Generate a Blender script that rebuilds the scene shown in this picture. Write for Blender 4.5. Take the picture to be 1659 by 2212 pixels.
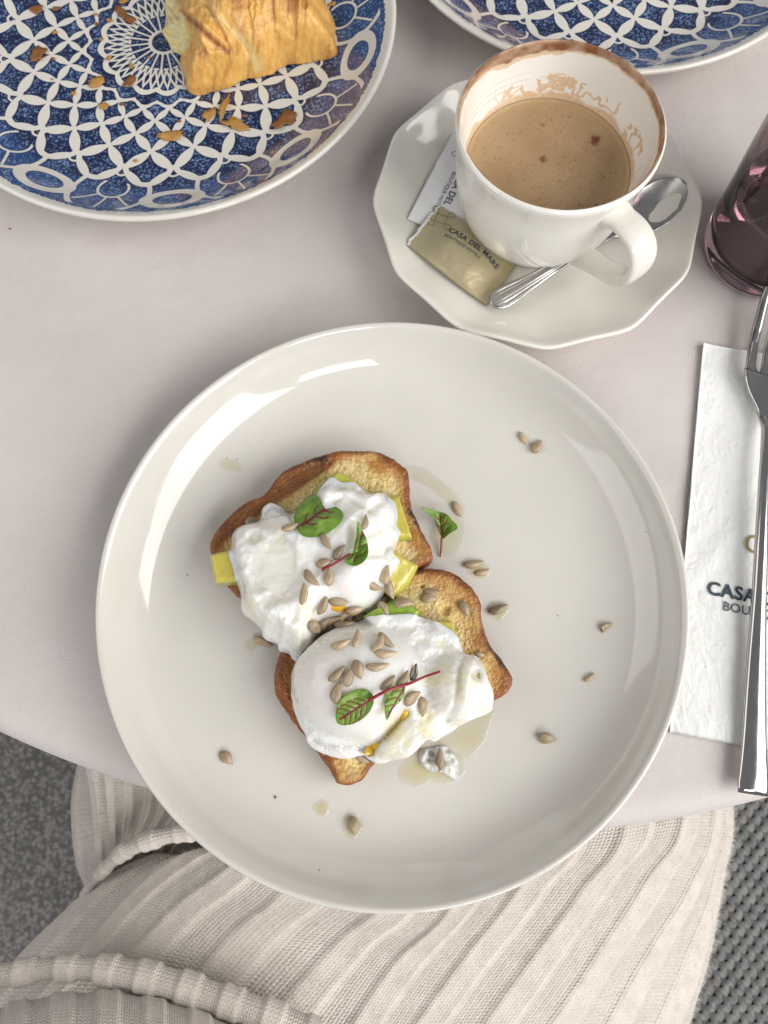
import bpy, bmesh, math, random
import numpy as np
from mathutils import Vector, Matrix
from mathutils.bvhtree import BVHTree

for o in list(bpy.data.objects): bpy.data.objects.remove(o)
sc = bpy.context.scene
COL = sc.collection
rng = np.random.default_rng(7)
random.seed(7)
R_ = math.radians

# ------------------------------------------------------------------ camera
TILT, FPX, CAMH = R_(15.0), 739.0, 0.3578
cam_d = bpy.data.cameras.new('camera'); cam = bpy.data.objects.new('camera', cam_d); COL.objects.link(cam)
cam.location = (0, 0, CAMH); cam.rotation_euler = (TILT, 0, 0)
cam_d.sensor_fit = 'VERTICAL'; cam_d.sensor_height = 36; cam_d.lens = FPX/1024*36
cam_d.clip_start = .01; cam_d.clip_end = 50
cam_d.dof.use_dof = True; cam_d.dof.focus_distance = .335; cam_d.dof.aperture_fstop = 13
sc.camera = cam
sc.render.resolution_x = 768; sc.render.resolution_y = 1024

# ------------------------------------------------------------------ light
w = bpy.data.worlds.new('World'); sc.world = w; w.use_nodes = True
bg = w.node_tree.nodes['Background']; bg.inputs[0].default_value = (.97, .98, 1, 1); bg.inputs[1].default_value = .26

def area(name, loc, target, sx, sy, power, col):
    l = bpy.data.lights.new(name, 'AREA'); l.shape = 'RECTANGLE'; l.size = sx; l.size_y = sy
    l.energy = power; l.color = col
    o = bpy.data.objects.new(name, l); COL.objects.link(o); o.location = loc
    o.rotation_euler = (Vector(target)-Vector(loc)).to_track_quat('-Z', 'Y').to_euler()
    return o
area('window_light_right', (1.45, -.50, 1.15), (.05, .1, 0), 1.8, 1.35, 50, (1, .98, .945))
area('fill_light_left', (-1.6, .05, 1.10), (0, .1, -.05), 1.8, 1.2, 13, (1, .975, .945))  # added fill lamp, softens the shadows on the left
area('window_light_behind', (.48, -1.5, 1.30), (0, .1, 0), .62, .42, 11, (.98, .99, 1))

sc.view_settings.view_transform = 'Standard'; sc.view_settings.look = 'None'
sc.view_settings.exposure = -.08; sc.view_settings.gamma = 1

# ------------------------------------------------------------------ pixel -> place helpers
S_ = 768/1659
CF = np.array([0, math.sin(TILT), -math.cos(TILT)]); CU = np.array([0, math.cos(TILT), math.sin(TILT)]); CR = np.array([1., 0, 0])
CP = np.array([0, 0, CAMH])
def ray(x, y):
    return CF + CR*((x*S_-384)/FPX) - CU*((y*S_-512)/FPX)
def px(x, y, z):                       # overview pixel -> point on the level z
    r = ray(x, y); return CP + r*((z-CAMH)/r[2])
def src(x, y): return (x*.54, y*.54)   # photograph pixel -> overview pixel
def c3(x, y): return ((750+x/1.185)*.54, (1700+y/1.185)*.54)
def c2(x, y): return ((1450+x/1.0228)*.54, y/1.0228*.54)
def unc3(X, Y, z):                     # world -> c3 pixel at level z
    d0, d1, d2 = X-CP[0], Y-CP[1], z-CP[2]
    Z = d1*CF[1]+d2*CF[2]
    ux = 384+FPX*d0/Z; uy = 512-FPX*(d1*CU[1]+d2*CU[2])/Z
    return (ux/S_/.54-750)*1.185, (uy/S_/.54-1700)*1.185

# ------------------------------------------------------------------ numpy noise
def _h(ix, iy, iz, s):
    n = (ix.astype(np.uint64)*np.uint64(73856093)) ^ (iy.astype(np.uint64)*np.uint64(19349663)) ^ (iz.astype(np.uint64)*np.uint64(83492791)) ^ np.uint64(s*2654435761+12345)
    n = (n ^ (n >> np.uint64(13)))*np.uint64(1274126177); n = n & np.uint64(0xffffffff)
    n = (n ^ (n >> np.uint64(16)))*np.uint64(2246822519); n = n & np.uint64(0xffffffff)
    n = n ^ (n >> np.uint64(15))
    return (n & np.uint64(0xffffff)).astype(np.float64)/float(0xffffff)
def vn(x, y, z=None, s=0):
    x = np.asarray(x, float); y = np.asarray(y, float)
    z = np.zeros_like(x) if z is None else np.asarray(z, float)+0*x
    x = x+1000.37; y = y+1000.71; z = z+1000.13
    ix, iy, iz = np.floor(x).astype(np.int64), np.floor(y).astype(np.int64), np.floor(z).astype(np.int64)
    fx, fy, fz = x-ix, y-iy, z-iz
    q = lambda f: f*f*f*(f*(f*6-15)+10)
    fx, fy, fz = q(fx), q(fy), q(fz)
    r = 0
    for a in (0, 1):
        for b in (0, 1):
            for c in (0, 1):
                r = r+_h(ix+a, iy+b, iz+c, s)*(fx if a else 1-fx)*(fy if b else 1-fy)*(fz if c else 1-fz)
    return r*2-1
def fbm(x, y, z=None, o=4, s=0, g=.5):
    t = 0; a = 1; n = 0; f = 1
    for k in range(o):
        t = t+a*vn(np.asarray(x)*f, np.asarray(y)*f, None if z is None else np.asarray(z)*f, s+k*17); n += a; a *= g; f *= 2.03
    return t/n
def ridged(x, y, o=3, s=0):
    t = 0; a = 1; n = 0; f = 1
    for k in range(o):
        t = t+a*(1-np.abs(vn(x*f, y*f, None, s+k*13))*2); n += a; a *= .5; f *= 2.1
    return t/n
def worley(x, y, s=0):
    x = np.asarray(x)+500.; y = np.asarray(y)+500.
    ix, iy = np.floor(x).astype(np.int64), np.floor(y).astype(np.int64); d = np.full(x.shape, 9.)
    o = np.zeros(1, np.int64)
    for a in (-1, 0, 1):
        for b in (-1, 0, 1):
            gx = ix+a+_h(ix+a, iy+b, ix*0, s); gy = iy+b+_h(ix+a, iy+b, ix*0+1, s)
            d = np.minimum(d, np.hypot(gx-x, gy-y))
    return d
def sst(a, b, x):
    t = np.clip((x-a)/(b-a), 0, 1); return t*t*(3-2*t)

# ------------------------------------------------------------------ object helpers
def put(name, loc=(0, 0, 0), parent=None):
    o = bpy.data.objects.new(name, None); COL.objects.link(o); o.empty_display_size = .01
    if parent: o.parent = parent
    o.location = loc
    return o
def tag(o, label=None, cat=None, group=None, kind=None):
    if label: o['label'] = label
    if cat: o['category'] = cat
    if group: o['group'] = group
    if kind: o['kind'] = kind
    return o
def wloc(o):
    v = np.zeros(3)
    while o: v = v+np.array(o.location); o = o.parent
    return v
def mesh(name, V, F, m, parent=None, loc=None, smooth=True, attrs=None, uv=None):
    """verts are world coordinates; origin goes to loc (or the parent's origin)"""
    V = np.asarray(V, float)
    base = wloc(parent) if parent else np.zeros(3)
    l = np.zeros(3) if loc is None else np.asarray(loc, float)-base
    me = bpy.data.meshes.new(name)
    me.from_pydata((V-base-l).tolist(), [], F if isinstance(F, list) else F.tolist())
    if smooth: me.polygons.foreach_set('use_smooth', np.ones(len(me.polygons), bool))
    for k, a in (attrs or {}).items():
        at = me.attributes.new(k, 'FLOAT', 'POINT'); at.data.foreach_set('value', np.asarray(a, np.float32).ravel())
    if uv is not None:
        lay = me.uv_layers.new(name='UVMap'); idx = np.zeros(len(me.loops), np.int32); me.loops.foreach_get('vertex_index', idx)
        lay.data.foreach_set('uv', np.asarray(uv, np.float32)[idx].ravel())
    me.materials.append(m)
    me.update()
    o = bpy.data.objects.new(name, me); COL.objects.link(o)
    if parent: o.parent = parent
    o.location = l
    return o
def grid_faces(nu, nv, wrap=False, off=0):
    i, j = np.meshgrid(np.arange(nu-1), np.arange(nv if wrap else nv-1), indexing='ij')
    j2 = (j+1) % nv
    return (np.stack([i*nv+j, (i+1)*nv+j, (i+1)*nv+j2, i*nv+j2], -1).reshape(-1, 4)+off)
def lathe(prof, n, ctr=(0, 0), z0=0, rmod=None):
    """prof: (r, z) outside bottom -> over the rim -> inside centre"""
    p = np.asarray(prof, float); th = np.arange(n)/n*2*np.pi
    r = p[:, :1]*np.ones((1, n))
    if rmod is not None: r = rmod(r, th[None, :])
    V = np.stack([ctr[0]+r*np.cos(th), ctr[1]+r*np.sin(th), z0+p[:, 1:]+0*r], -1).reshape(-1, 3)
    F = grid_faces(len(p), n, True)[:, ::-1]
    return V, F
def smooth_prof(pts, n):
    """catmull-rom through points, n samples per span"""
    P = np.asarray(pts, float); Q = np.vstack([2*P[0]-P[1], P, 2*P[-1]-P[-2]]); out = []
    for i in range(len(P)-1):
        a, b, c, d = Q[i:i+4]
        for t in np.linspace(0, 1, n, endpoint=False):
            out.append(.5*(2*b+(c-a)*t+(2*a-5*b+4*c-d)*t*t+(-a+3*b-3*c+d)*t**3))
    out.append(P[-1]); return np.array(out)
def closed_cr(P, n=12):
    P = np.asarray(P, float); N = len(P); out = []
    for i in range(N):
        a, b, c, d = P[i-1], P[i], P[(i+1) % N], P[(i+2) % N]
        for t in np.linspace(0, 1, n, endpoint=False):
            out.append(.5*(2*b+(c-a)*t+(2*a-5*b+4*c-d)*t*t+(-a+3*b-3*c+d)*t**3))
    return np.array(out)
def star(outline, ctr, na, sm=10):
    P = closed_cr(outline, sm) if sm else np.asarray(outline, float)
    d = P[:, :2]-np.asarray(ctr)[:2]; a = np.arctan2(d[:, 1], d[:, 0]); r = np.hypot(d[:, 0], d[:, 1])
    k = np.argsort(a); a, r = a[k], r[k]
    th = np.arange(na)/na*2*np.pi-np.pi
    return th, np.interp(th, np.r_[a[-1:]-2*np.pi, a, a[:1]+2*np.pi], np.r_[r[-1:], r, r[:1]])
def polar(outline, ctr, topf, botf, nr=60, na=240, side=5, bulge=0, sm=10, rn=None, shrink=0.):
    """closed solid over a star-shaped outline. topf(X,Y,rho,th)->z ; botf(X,Y)->z"""
    th, R = star(outline, ctr, na, sm)
    if rn is not None: R = R*(1+rn(th))
    rho = 1-(1-np.linspace(0, 1, nr+1)[1:])**1.5
    X = ctr[0]+rho[:, None]*R*np.cos(th); Y = ctr[1]+rho[:, None]*R*np.sin(th)
    Z = topf(X, Y, rho[:, None]+0*X, th[None]+0*X)
    cz = topf(np.array([[ctr[0]]]), np.array([[ctr[1]]]), np.zeros((1, 1)), np.zeros((1, 1)))[0, 0]
    V = [np.array([[ctr[0], ctr[1], cz]]), np.stack([X, Y, Z], -1).reshape(-1, 3)]
    rr = [np.zeros(1), np.repeat(rho, na)]
    ze = Z[-1]
    for k in range(1, side+1):
        t = k/side; q = 1+bulge*math.sin(math.pi*t)-shrink*t
        x = ctr[0]+q*R*np.cos(th); y = ctr[1]+q*R*np.sin(th)
        zb = botf(x, y)
        V.append(np.stack([x, y, ze*(1-t)+zb*t], -1)); rr.append(np.full(na, 1+t))
    V.append(np.array([[ctr[0], ctr[1], float(np.mean(botf(np.array([ctr[0]]), np.array([ctr[1]]))))]])); rr.append(np.array([2.1]))
    V = np.vstack(V); nring = nr+side
    F = [[0, 1+j, 1+(j+1) % na] for j in range(na)]
    F += grid_faces(nring, na, True, 1).tolist()
    last = 1+(nring-1)*na; e = len(V)-1
    F += [[e, last+(j+1) % na, last+j] for j in range(na)]
    return V, F, np.concatenate(rr)
def frames(P):
    P = np.asarray(P, float); T = np.gradient(P, axis=0); T /= np.linalg.norm(T, axis=1)[:, None]+1e-12
    return P, T
def sweep(P, wa, wb, up=(0, 0, 1), n=16, power=2.0, caps=True):
    """superellipse section swept along P: half width wa sideways, wb along up"""
    P, T = frames(P); up = np.asarray(up, float)
    up = np.broadcast_to(up, P.shape)
    A = np.cross(T, up); A /= np.linalg.norm(A, axis=1)[:, None]+1e-12
    B = np.cross(A, T)
    a = np.arange(n)/n*2*np.pi
    ca = np.sign(np.cos(a))*np.abs(np.cos(a))**(2/power); sa = np.sign(np.sin(a))*np.abs(np.sin(a))**(2/power)
    wa = np.broadcast_to(wa, len(P)); wb = np.broadcast_to(wb, len(P))
    V = (P[:, None]+A[:, None]*(wa[:, None, None]*ca[None, :, None])+B[:, None]*(wb[:, None, None]*sa[None, :, None])).reshape(-1, 3)
    F = grid_faces(len(P), n, True).tolist()
    if caps:
        F.append(list(range(n))[::-1] if False else list(range(n))); F.append(list(range((len(P)-1)*n, len(P)*n))[::-1])
    return V, F
SURF = []                                   # (V, F) of things that other things lie on
def add_surf(V, F): SURF.append((np.asarray(V), F if isinstance(F, list) else F.tolist()))
def make_bvh(lst):
    V = []; F = []; o = 0
    for v, f in lst:
        V += v.tolist(); F += [[i+o for i in q] for q in f]; o += len(v)
    return BVHTree.FromPolygons(V, F)
def hit(bvh, x, y):
    d = Vector(ray(x, y)).normalized(); h = bvh.ray_cast(Vector(CP), d)
    if h[0] is None: return None, None
    n = h[1]
    if n.dot(d) > 0: n = -n
    return np.array(h[0]), np.array(n)
def down(bvh, x, y, z=.2):
    h = bvh.ray_cast(Vector((x, y, z)), Vector((0, 0, -1)))
    return None if h[0] is None else h[0].z

# ------------------------------------------------------------------ materials
class N:
    def __init__(s, name):
        s.m = bpy.data.materials.new(name); s.m.use_nodes = True; s.t = s.m.node_tree; s.n = s.t.nodes; s.b = s.n['Principled BSDF']
        s.out = s.n['Material Output']; s.tc = None
    def new(s, typ, **kw):
        n = s.n.new(typ)
        for k, v in kw.items(): setattr(n, k, v)
        return n
    def link(s, a, b): s.t.links.new(a, b)
    def coord(s, k='Object'):
        if not s.tc: s.tc = s.new('ShaderNodeTexCoord')
        return s.tc.outputs[k]
    def val(s, sock, v):
        if hasattr(v, 'is_output') or isinstance(v, bpy.types.NodeSocket): s.link(v, sock)
        else: sock.default_value = v
    def math(s, op, a, b=0., c=None, clamp=False):
        n = s.new('ShaderNodeMath', operation=op, use_clamp=clamp); s.val(n.inputs[0], a); s.val(n.inputs[1], b)
        if c is not None: s.val(n.inputs[2], c)
        return n.outputs[0]
    def mix(s, f, a, b):
        n = s.new('ShaderNodeMix', data_type='RGBA'); s.val(n.inputs[0], f)
        for i, v in ((6, a), (7, b)): s.val(n.inputs[i], v if not isinstance(v, tuple) else (*v[:3], 1))
        return n.outputs[2]
    def noise(s, scale, detail=3, rough=.5, vec=None, dist=0, dim='3D'):
        n = s.new('ShaderNodeTexNoise'); n.inputs['Scale'].default_value = scale; n.inputs['Detail'].default_value = detail
        n.inputs['Roughness'].default_value = rough; n.inputs['Distortion'].default_value = dist
        s.link(vec if vec is not None else s.coord(), n.inputs['Vector']); return n.outputs['Fac']
    def vor(s, scale, vec=None, feat='F1'):
        n = s.new('ShaderNodeTexVoronoi', feature=feat); n.inputs['Scale'].default_value = scale
        s.link(vec if vec is not None else s.coord(), n.inputs['Vector']); return n.outputs['Distance']
    def ramp(s, f, a, b, lo=0., hi=1.):
        n = s.new('ShaderNodeMapRange', interpolation_type='SMOOTHSTEP'); s.val(n.inputs[0], f)
        n.inputs[1].default_value = a; n.inputs[2].default_value = b; n.inputs[3].default_value = lo; n.inputs[4].default_value = hi
        return n.outputs[0]
    def attr(s, name):
        n = s.new('ShaderNodeAttribute', attribute_name=name); return n.outputs['Fac']
    def scalevec(s, v, x, y, z):
        n = s.new('ShaderNodeMapping'); n.inputs['Scale'].default_value = (x, y, z); s.link(v, n.inputs[0]); return n.outputs[0]
    def bump(s, h, strength, dist, prev=None):
        n = s.new('ShaderNodeBump'); n.inputs['Strength'].default_value = strength; n.inputs['Distance'].default_value = dist
        s.link(h, n.inputs['Height'])
        if prev is not None: s.link(prev, n.inputs['Normal'])
        s.link(n.outputs[0], s.b.inputs['Normal']); return n.outputs[0]
    def set(s, **kw):
        for k, v in kw.items():
            k = {'color': 'Base Color', 'rough': 'Roughness', 'metal': 'Metallic', 'spec': 'Specular IOR Level', 'coat': 'Coat Weight', 'coatr': 'Coat Roughness', 'ior': 'IOR',
                 'trans': 'Transmission Weight', 'sss': 'Subsurface Weight', 'sssr': 'Subsurface Radius', 'ssss': 'Subsurface Scale', 'sheen': 'Sheen Weight', 'sheenr': 'Sheen Roughness', 'alpha': 'Alpha'}[k]
            i = s.b.inputs[k]
            if isinstance(v, bpy.types.NodeSocket): s.link(v, i)
            elif isinstance(v, tuple) and k == 'Base Color': i.default_value = (*v[:3], 1)
            else: i.default_value = v
        return s

MT = {}
# tablecloth: fine pale taupe satin weave
n = N('tablecloth_satin')
a = n.noise(14, 3); wv = n.scalevec(n.coord(), 1, 3.2, 1)
f = n.noise(1500, 1, vec=wv)
n.set(color=n.mix(n.ramp(n.math('MULTIPLY_ADD', f, .5, n.math('MULTIPLY', a, .5)), .3, .7), (.590, .535, .515), (.660, .606, .588)), rough=.62, sheen=.25, sheenr=.4, spec=.35)
wave = n.new('ShaderNodeTexWave', wave_type='BANDS', bands_direction='DIAGONAL'); wave.inputs['Scale'].default_value = 420; wave.inputs['Distortion'].default_value = 1.2; wave.inputs['Detail'].default_value = 2; wave.inputs['Detail Scale'].default_value = 3
n.link(n.coord(), wave.inputs[0])
b1 = n.bump(wave.outputs['Fac'], .40, .0004); b2 = n.bump(n.noise(40, 4), .35, .0025, b1)
MT['cloth'] = n.m
# porcelain
def porcelain(name, c, rough=.13):
    n = N(name); v = n.noise(30, 3)
    n.set(color=n.mix(n.ramp(v, .3, .7), c, tuple(x*.965 for x in c)), rough=n.ramp(n.noise(60, 4), .3, .75, rough*.8, rough*1.5), ior=1.5, coat=.35, coatr=.03, sss=.06, ssss=.004)
    n.bump(n.noise(26, 2), .06, .0015)
    return n
MT['plate'] = porcelain('cream_porcelain', (.655, .630, .580), .08).m
MT['saucer'] = porcelain('warm_porcelain', (.775, .745, .675), .1).m
# cup with coffee stains
n = porcelain('cup_porcelain', (.83, .81, .765), .1)
st = n.attr('stain'); dk = n.attr('dark')
base = n.b.inputs['Base Color'].links[0].from_socket
c1 = n.mix(n.math('MULTIPLY', st, n.ramp(n.noise(900, 2), .2, .8, .75, 1.0)), base, (.60, .36, .15))
c1 = n.mix(dk, c1, n.mix(n.noise(420, 3), (.16, .055, .02), (.26, .10, .04)))
n.set(color=c1); n.set(rough=n.math('MULTIPLY_ADD', dk, .35, .12))
MT['cup'] = n.m
# blue printed stoneware
n = N('blue_transferware')
ink = n.attr('ink'); edge = n.attr('band')
sp = n.noise(700, 3, .6, dist=.6); sp2 = n.noise(90, 3)
thr = n.ramp(n.math('MULTIPLY_ADD', sp2, .25, sp), .63, .77)
inner = n.ramp(ink, -1.3, -.35, 1., 0.)
speck = n.math('MULTIPLY', thr, n.math('MULTIPLY', inner, .75))
navy = n.mix(n.ramp(sp2, .35, .65), (.003, .010, .052), (.005, .019, .088))
blue = n.mix(n.math('MULTIPLY', edge, .8), navy, (.010, .058, .21))
blue = n.mix(speck, blue, (.25, .37, .58))
col = n.mix(n.ramp(n.math('MULTIPLY_ADD', n.math('SUBTRACT', n.noise(800, 2), .5), .35, ink), -.16, .16), blue, (.70, .675, .62))
n.set(color=col, rough=.08, coat=.3, coatr=.03, ior=1.52); n.bump(n.noise(22, 2), .08, .002)
MT['blue'] = n.m
# bread
n = N('toasted_bread')
cr = n.attr('crust'); toast = n.attr('toast')
v = n.vor(800); v2 = n.vor(480)
crumb = n.mix(n.ramp(n.noise(120, 4), .35, .65), (.78, .63, .33), (.70, .51, .19))
crumb = n.mix(n.ramp(v2, .05, .30, .8, 0.), crumb, (.40, .25, .075))
crumb = n.mix(toast, crumb, n.mix(n.noise(260, 4), (.48, .22, .045), (.34, .12, .02)))
crc = n.mix(n.ramp(n.noise(70, 4), .3, .7), (.27, .085, .018), (.14, .038, .010))
crc = n.mix(n.ramp(n.noise(40, 3, .6), .60, .72), crc, (.035, .014, .008))
crc = n.mix(n.ramp(n.noise(300, 3), .60, .80), crc, (.40, .17, .045))
n.set(color=n.mix(cr, crumb, crc), rough=n.ramp(n.noise(200, 3), .3, .7, .3, .6), spec=.5, sss=.1, ssss=.003, sssr=(1, .5, .2))
b = n.bump(v, .40, .0010); n.bump(n.noise(900, 3), .4, .0007, b)
MT['bread'] = n.m
# poached egg white
n = N('poached_egg_white')
f = n.attr('film'); o = n.attr('oil')
wc = n.mix(n.ramp(n.noise(60, 3), .35, .7), (.82, .81, .78), (.79, .775, .725))
wc = n.mix(n.math('MULTIPLY', f, .6), wc, (.84, .825, .73))
wc = n.mix(n.math('MULTIPLY', o, .55), wc, (.80, .75, .46))
wc = n.mix(n.attr('pink'), wc, (.86, .74, .70))
n.set(color=wc, rough=n.ramp(n.noise(120, 3), .35, .65, .16, .36), ior=1.36, spec=.5, sss=.7, ssss=.014, sssr=(1, .85, .6), coat=.3, coatr=.10)
n.bump(n.noise(230, 3, .5), .09, .0009)
MT['egg'] = n.m
n = N('egg_yolk'); n.set(color=n.mix(n.noise(200, 3), (.80, .36, .02), (.72, .42, .03)), rough=.12, sss=.3, ssss=.004, sssr=(1, .5, .1), coat=.5); MT['yolk'] = n.m
n = N('runny_yolk'); n.set(color=n.mix(n.noise(200, 3), (.74, .44, .015), (.80, .52, .05)), rough=.1, sss=.3, ssss=.004, sssr=(1, .6, .1), coat=.6); MT['yolk2'] = n.m
# avocado
n = N('avocado_flesh'); g = n.attr('green')
pep = n.ramp(n.vor(330), .0, .11, 1., 0.)
ac = n.mix(g, n.mix(n.noise(120, 3), (.62, .52, .10), (.53, .45, .075)), n.mix(n.noise(150, 3), (.30, .42, .05), (.22, .36, .04)))
ac = n.mix(n.math('MULTIPLY', pep, n.ramp(n.noise(90, 2), .56, .62)), ac, (.05, .04, .02))
n.set(color=ac, rough=.28, sss=.15, ssss=.004, sssr=(1, .9, .2), coat=.55, coatr=.12); n.bump(n.noise(220, 3), .3, .0010); MT['avocado'] = n.m
# seeds
def seed_mat(nm, k):
    n = N(nm); v = n.scalevec(n.coord(), .35, 2.2, 1.5); oi = n.new('ShaderNodeObjectInfo')
    tone = n.mix(oi.outputs['Random'], (.72, .70, .66), (1.12, 1.08, 1.04))
    def tint(c):
        q = n.new('ShaderNodeMix', data_type='RGBA', blend_type='MULTIPLY'); q.inputs[0].default_value = 1; n.link(c, q.inputs[6]); n.link(tone, q.inputs[7]); return q.outputs[2]
    n.set(color=tint(n.mix(n.ramp(n.noise(420, 4, .6, v), .3, .7), tuple(x*k for x in (.36, .27, .165)), tuple(x*k for x in (.56, .455, .32)))), rough=.42, coat=.2, coatr=.2, sss=.08, ssss=.002)
    n.bump(n.noise(500, 3, .6, v), .4, .0006); return n.m
MT['seed'] = [seed_mat('sunflower_kernel', 1.), seed_mat('sunflower_kernel_brown', .72)]
n = N('seed_husk'); n.set(color=n.mix(n.ramp(n.noise(300, 2, .5, n.scalevec(n.coord(), .2, 3, 1)), .45, .55), (.03, .03, .035), (.4, .36, .3)), rough=.5); MT['husk'] = n.m
# leaves
n = N('sorrel_leaf'); ve = n.attr('vein'); rim = n.attr('rim')
lc = n.mix(n.ramp(n.noise(140, 4), .3, .7), (.125, .24, .03), (.195, .33, .05))
lc = n.mix(n.math('MULTIPLY', rim, .5), lc, (.09, .19, .02))
lc = n.mix(n.ramp(n.math('MULTIPLY_ADD', n.math('SUBTRACT', n.noise(700, 2), .5), .5, ve), .75, .25), lc, (.16, .015, .025))
n.set(color=lc, rough=.38, spec=.45, sss=.12, ssss=.002, sssr=(.4, 1, .2)); n.bump(ve, .35, .0008); MT['leaf'] = n.m
n = N('red_stem'); n.set(color=n.mix(n.noise(300, 3), (.30, .012, .03), (.22, .008, .02)), rough=.3, coat=.2); MT['stem'] = n.m
# oil
n = N('olive_oil_film'); n.n.remove(n.b)
tr = n.new('ShaderNodeBsdfTransparent'); n.link(n.mix(n.attr('thick'), (1, 1, .995), (.94, .90, .70)), tr.inputs[0])
gl = n.new('ShaderNodeBsdfGlossy'); gl.inputs['Roughness'].default_value = .04
fr = n.new('ShaderNodeLayerWeight'); fr.inputs[0].default_value = .5
mx = n.new('ShaderNodeMixShader'); n.link(n.math('MULTIPLY_ADD', n.math('POWER', fr.outputs['Facing'], 4.), .8, .04), mx.inputs[0]); n.link(tr.outputs[0], mx.inputs[1]); n.link(gl.outputs[0], mx.inputs[2]); n.link(mx.outputs[0], n.out.inputs[0]); MT['oil'] = n.m
# croissant
n = N('croissant_crust'); br = n.attr('brown'); cm = n.attr('crumb')
sv = n.scalevec(n.coord(), 3.2, .5, 1)
cc = n.mix(n.ramp(n.noise(170, 4, .6, sv), .3, .7), (.82, .50, .145), (.70, .345, .07))
cc = n.mix(br, cc, n.mix(n.noise(240, 4, .6, sv), (.36, .10, .018), (.20, .05, .012)))
cc = n.mix(cm, cc, n.mix(n.ramp(n.noise(160, 4), .3, .7), (.72, .60, .26), (.80, .70, .40)))
n.set(color=cc, rough=n.ramp(cm, 0, 1, .34, .75), coat=.15, coatr=.25, sss=.08, ssss=.003, sssr=(1, .6, .25))
b = n.bump(n.noise(420, 4, .65, sv), .35, .0011); n.bump(n.noise(900, 3), .3, .0006, b); MT['croissant'] = n.m
n = N('pastry_flake'); n.set(color=n.mix(n.noise(200, 4), (.33, .135, .035), (.15, .055, .018)), rough=.45); n.bump(n.noise(500, 3), .6, .001); MT['flake'] = n.m
n = N('pale_pastry_flake'); n.set(color=n.mix(n.noise(200, 4), (.56, .31, .085), (.34, .16, .04)), rough=.45); n.bump(n.noise(500, 3), .6, .001); MT['flake2'] = n.m
# coffee foam
n = N('coffee_foam')
fv = n.vor(560); big = n.vor(210); rd = n.attr('edge')
fc = n.mix(n.ramp(n.noise(35, 3), .3, .7), (.355, .225, .115), (.425, .285, .155))
fc = n.mix(n.math('MULTIPLY', n.ramp(fv, .13, .32, .7, 0.), n.ramp(n.noise(260, 2), .36, .55)), fc, (.19, .10, .045))
fc = n.mix(n.math('MULTIPLY', n.ramp(big, .07, .14, .9, 0.), n.ramp(n.noise(110, 2), .46, .56)), fc, (.12, .055, .02))
fc = n.mix(n.math('MULTIPLY', rd, .6), fc, (.50, .34, .17))
fc = n.mix(n.attr('spot'), fc, (.14, .035, .008))
n.set(color=fc, rough=.45, sss=.1, ssss=.002, coat=.1, coatr=.3); n.bump(n.noise(1200, 2), .25, .0005); MT['coffee'] = n.m
# metals
def steel(nm, rough):
    n = N(nm); n.set(color=(.50, .49, .48), metal=1., rough=n.ramp(n.noise(90, 4, .6), .3, .7, rough*.75, rough*1.35)); n.bump(n.noise(160, 3), .03, .0006); return n.m
MT['steel'] = steel('polished_steel', .13); MT['steel2'] = steel('worn_steel', .2)
# papers
n = N('napkin_tissue'); v = n.scalevec(n.coord(), 1.6, .7, 1)
n.set(color=n.mix(n.noise(20, 3), (.84, .83, .81), (.80, .79, .775)), rough=.85, sss=.1, ssss=.002)
b = n.bump(n.noise(90, 3, .5, v, 1.2), .5, .0022); n.bump(n.vor(420), .25, .0006, b); MT['napkin'] = n.m
n = N('white_packet'); n.set(color=(.80, .80, .80), rough=.45, coat=.15, coatr=.3); n.bump(n.noise(90, 3), .25, .0015); MT['packet'] = n.m
n = N('gold_packet'); n.set(color=n.mix(n.noise(50, 3), (.57, .49, .32), (.49, .42, .265)), metal=.45, rough=n.ramp(n.noise(60, 3), .3, .7, .28, .4)); n.bump(n.noise(70, 3, .5, None, .8), .35, .002); MT['gold'] = n.m
def flat(nm, c, rough=.6):
    n = N(nm); n.set(color=n.mix(n.noise(150, 3), c, tuple(x*.85 for x in c)), rough=rough); return n.m
MT['ink'] = flat('navy_print', (.035, .055, .085)); MT['ink2'] = flat('slate_print', (.075, .10, .13)); MT['goldink'] = flat('gold_print', (.36, .27, .10)); MT['olive'] = flat('olive_print', (.30, .255, .14)); MT['tornpaper'] = flat('torn_paper', (.8, .79, .77), .9)
# knit
def knit(nm, c0, c1):
    n = N(nm); uv = n.coord('UV'); val = n.attr('valley')
    sep = n.new('ShaderNodeSeparateXYZ'); n.link(uv, sep.inputs[0]); U, Vv = sep.outputs[0], sep.outputs[1]
    # stitches: little v shapes, about 2 mm
    tri = n.math('PINGPONG', n.math('MULTIPLY', U, 1.0), .5)
    st = n.math('SINE', n.math('MULTIPLY', n.math('ADD', Vv, n.math('MULTIPLY', tri, .9)), 6.2832))
    cs = n.math('COSINE', n.math('MULTIPLY', U, 12.566))
    h = n.math('ADD', n.math('MULTIPLY', st, .6), n.math('MULTIPLY', cs, .4))
    h = n.math('MULTIPLY', h, n.ramp(val, 0, 1, .35, 1.))
    nz = n.noise(330, 4, .65)
    n.set(color=n.mix(n.ramp(n.math('MULTIPLY_ADD', h, .18, n.noise(110, 4, .6)), .25, .75), c1, c0), rough=.95, sheen=.5, sheenr=.6, spec=.15)
    b = n.bump(h, .55, .0011); n.bump(nz, .5, .0012, b); return n.m
MT['knit'] = knit('cream_rib_knit', (.70, .635, .57), (.595, .53, .465))
n = N('wool_fuzz'); n.set(color=n.mix(n.noise(40, 2), (.80, .765, .72), (.72, .68, .63)), rough=.9, sheen=.4); MT['fuzz'] = n.m
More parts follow.
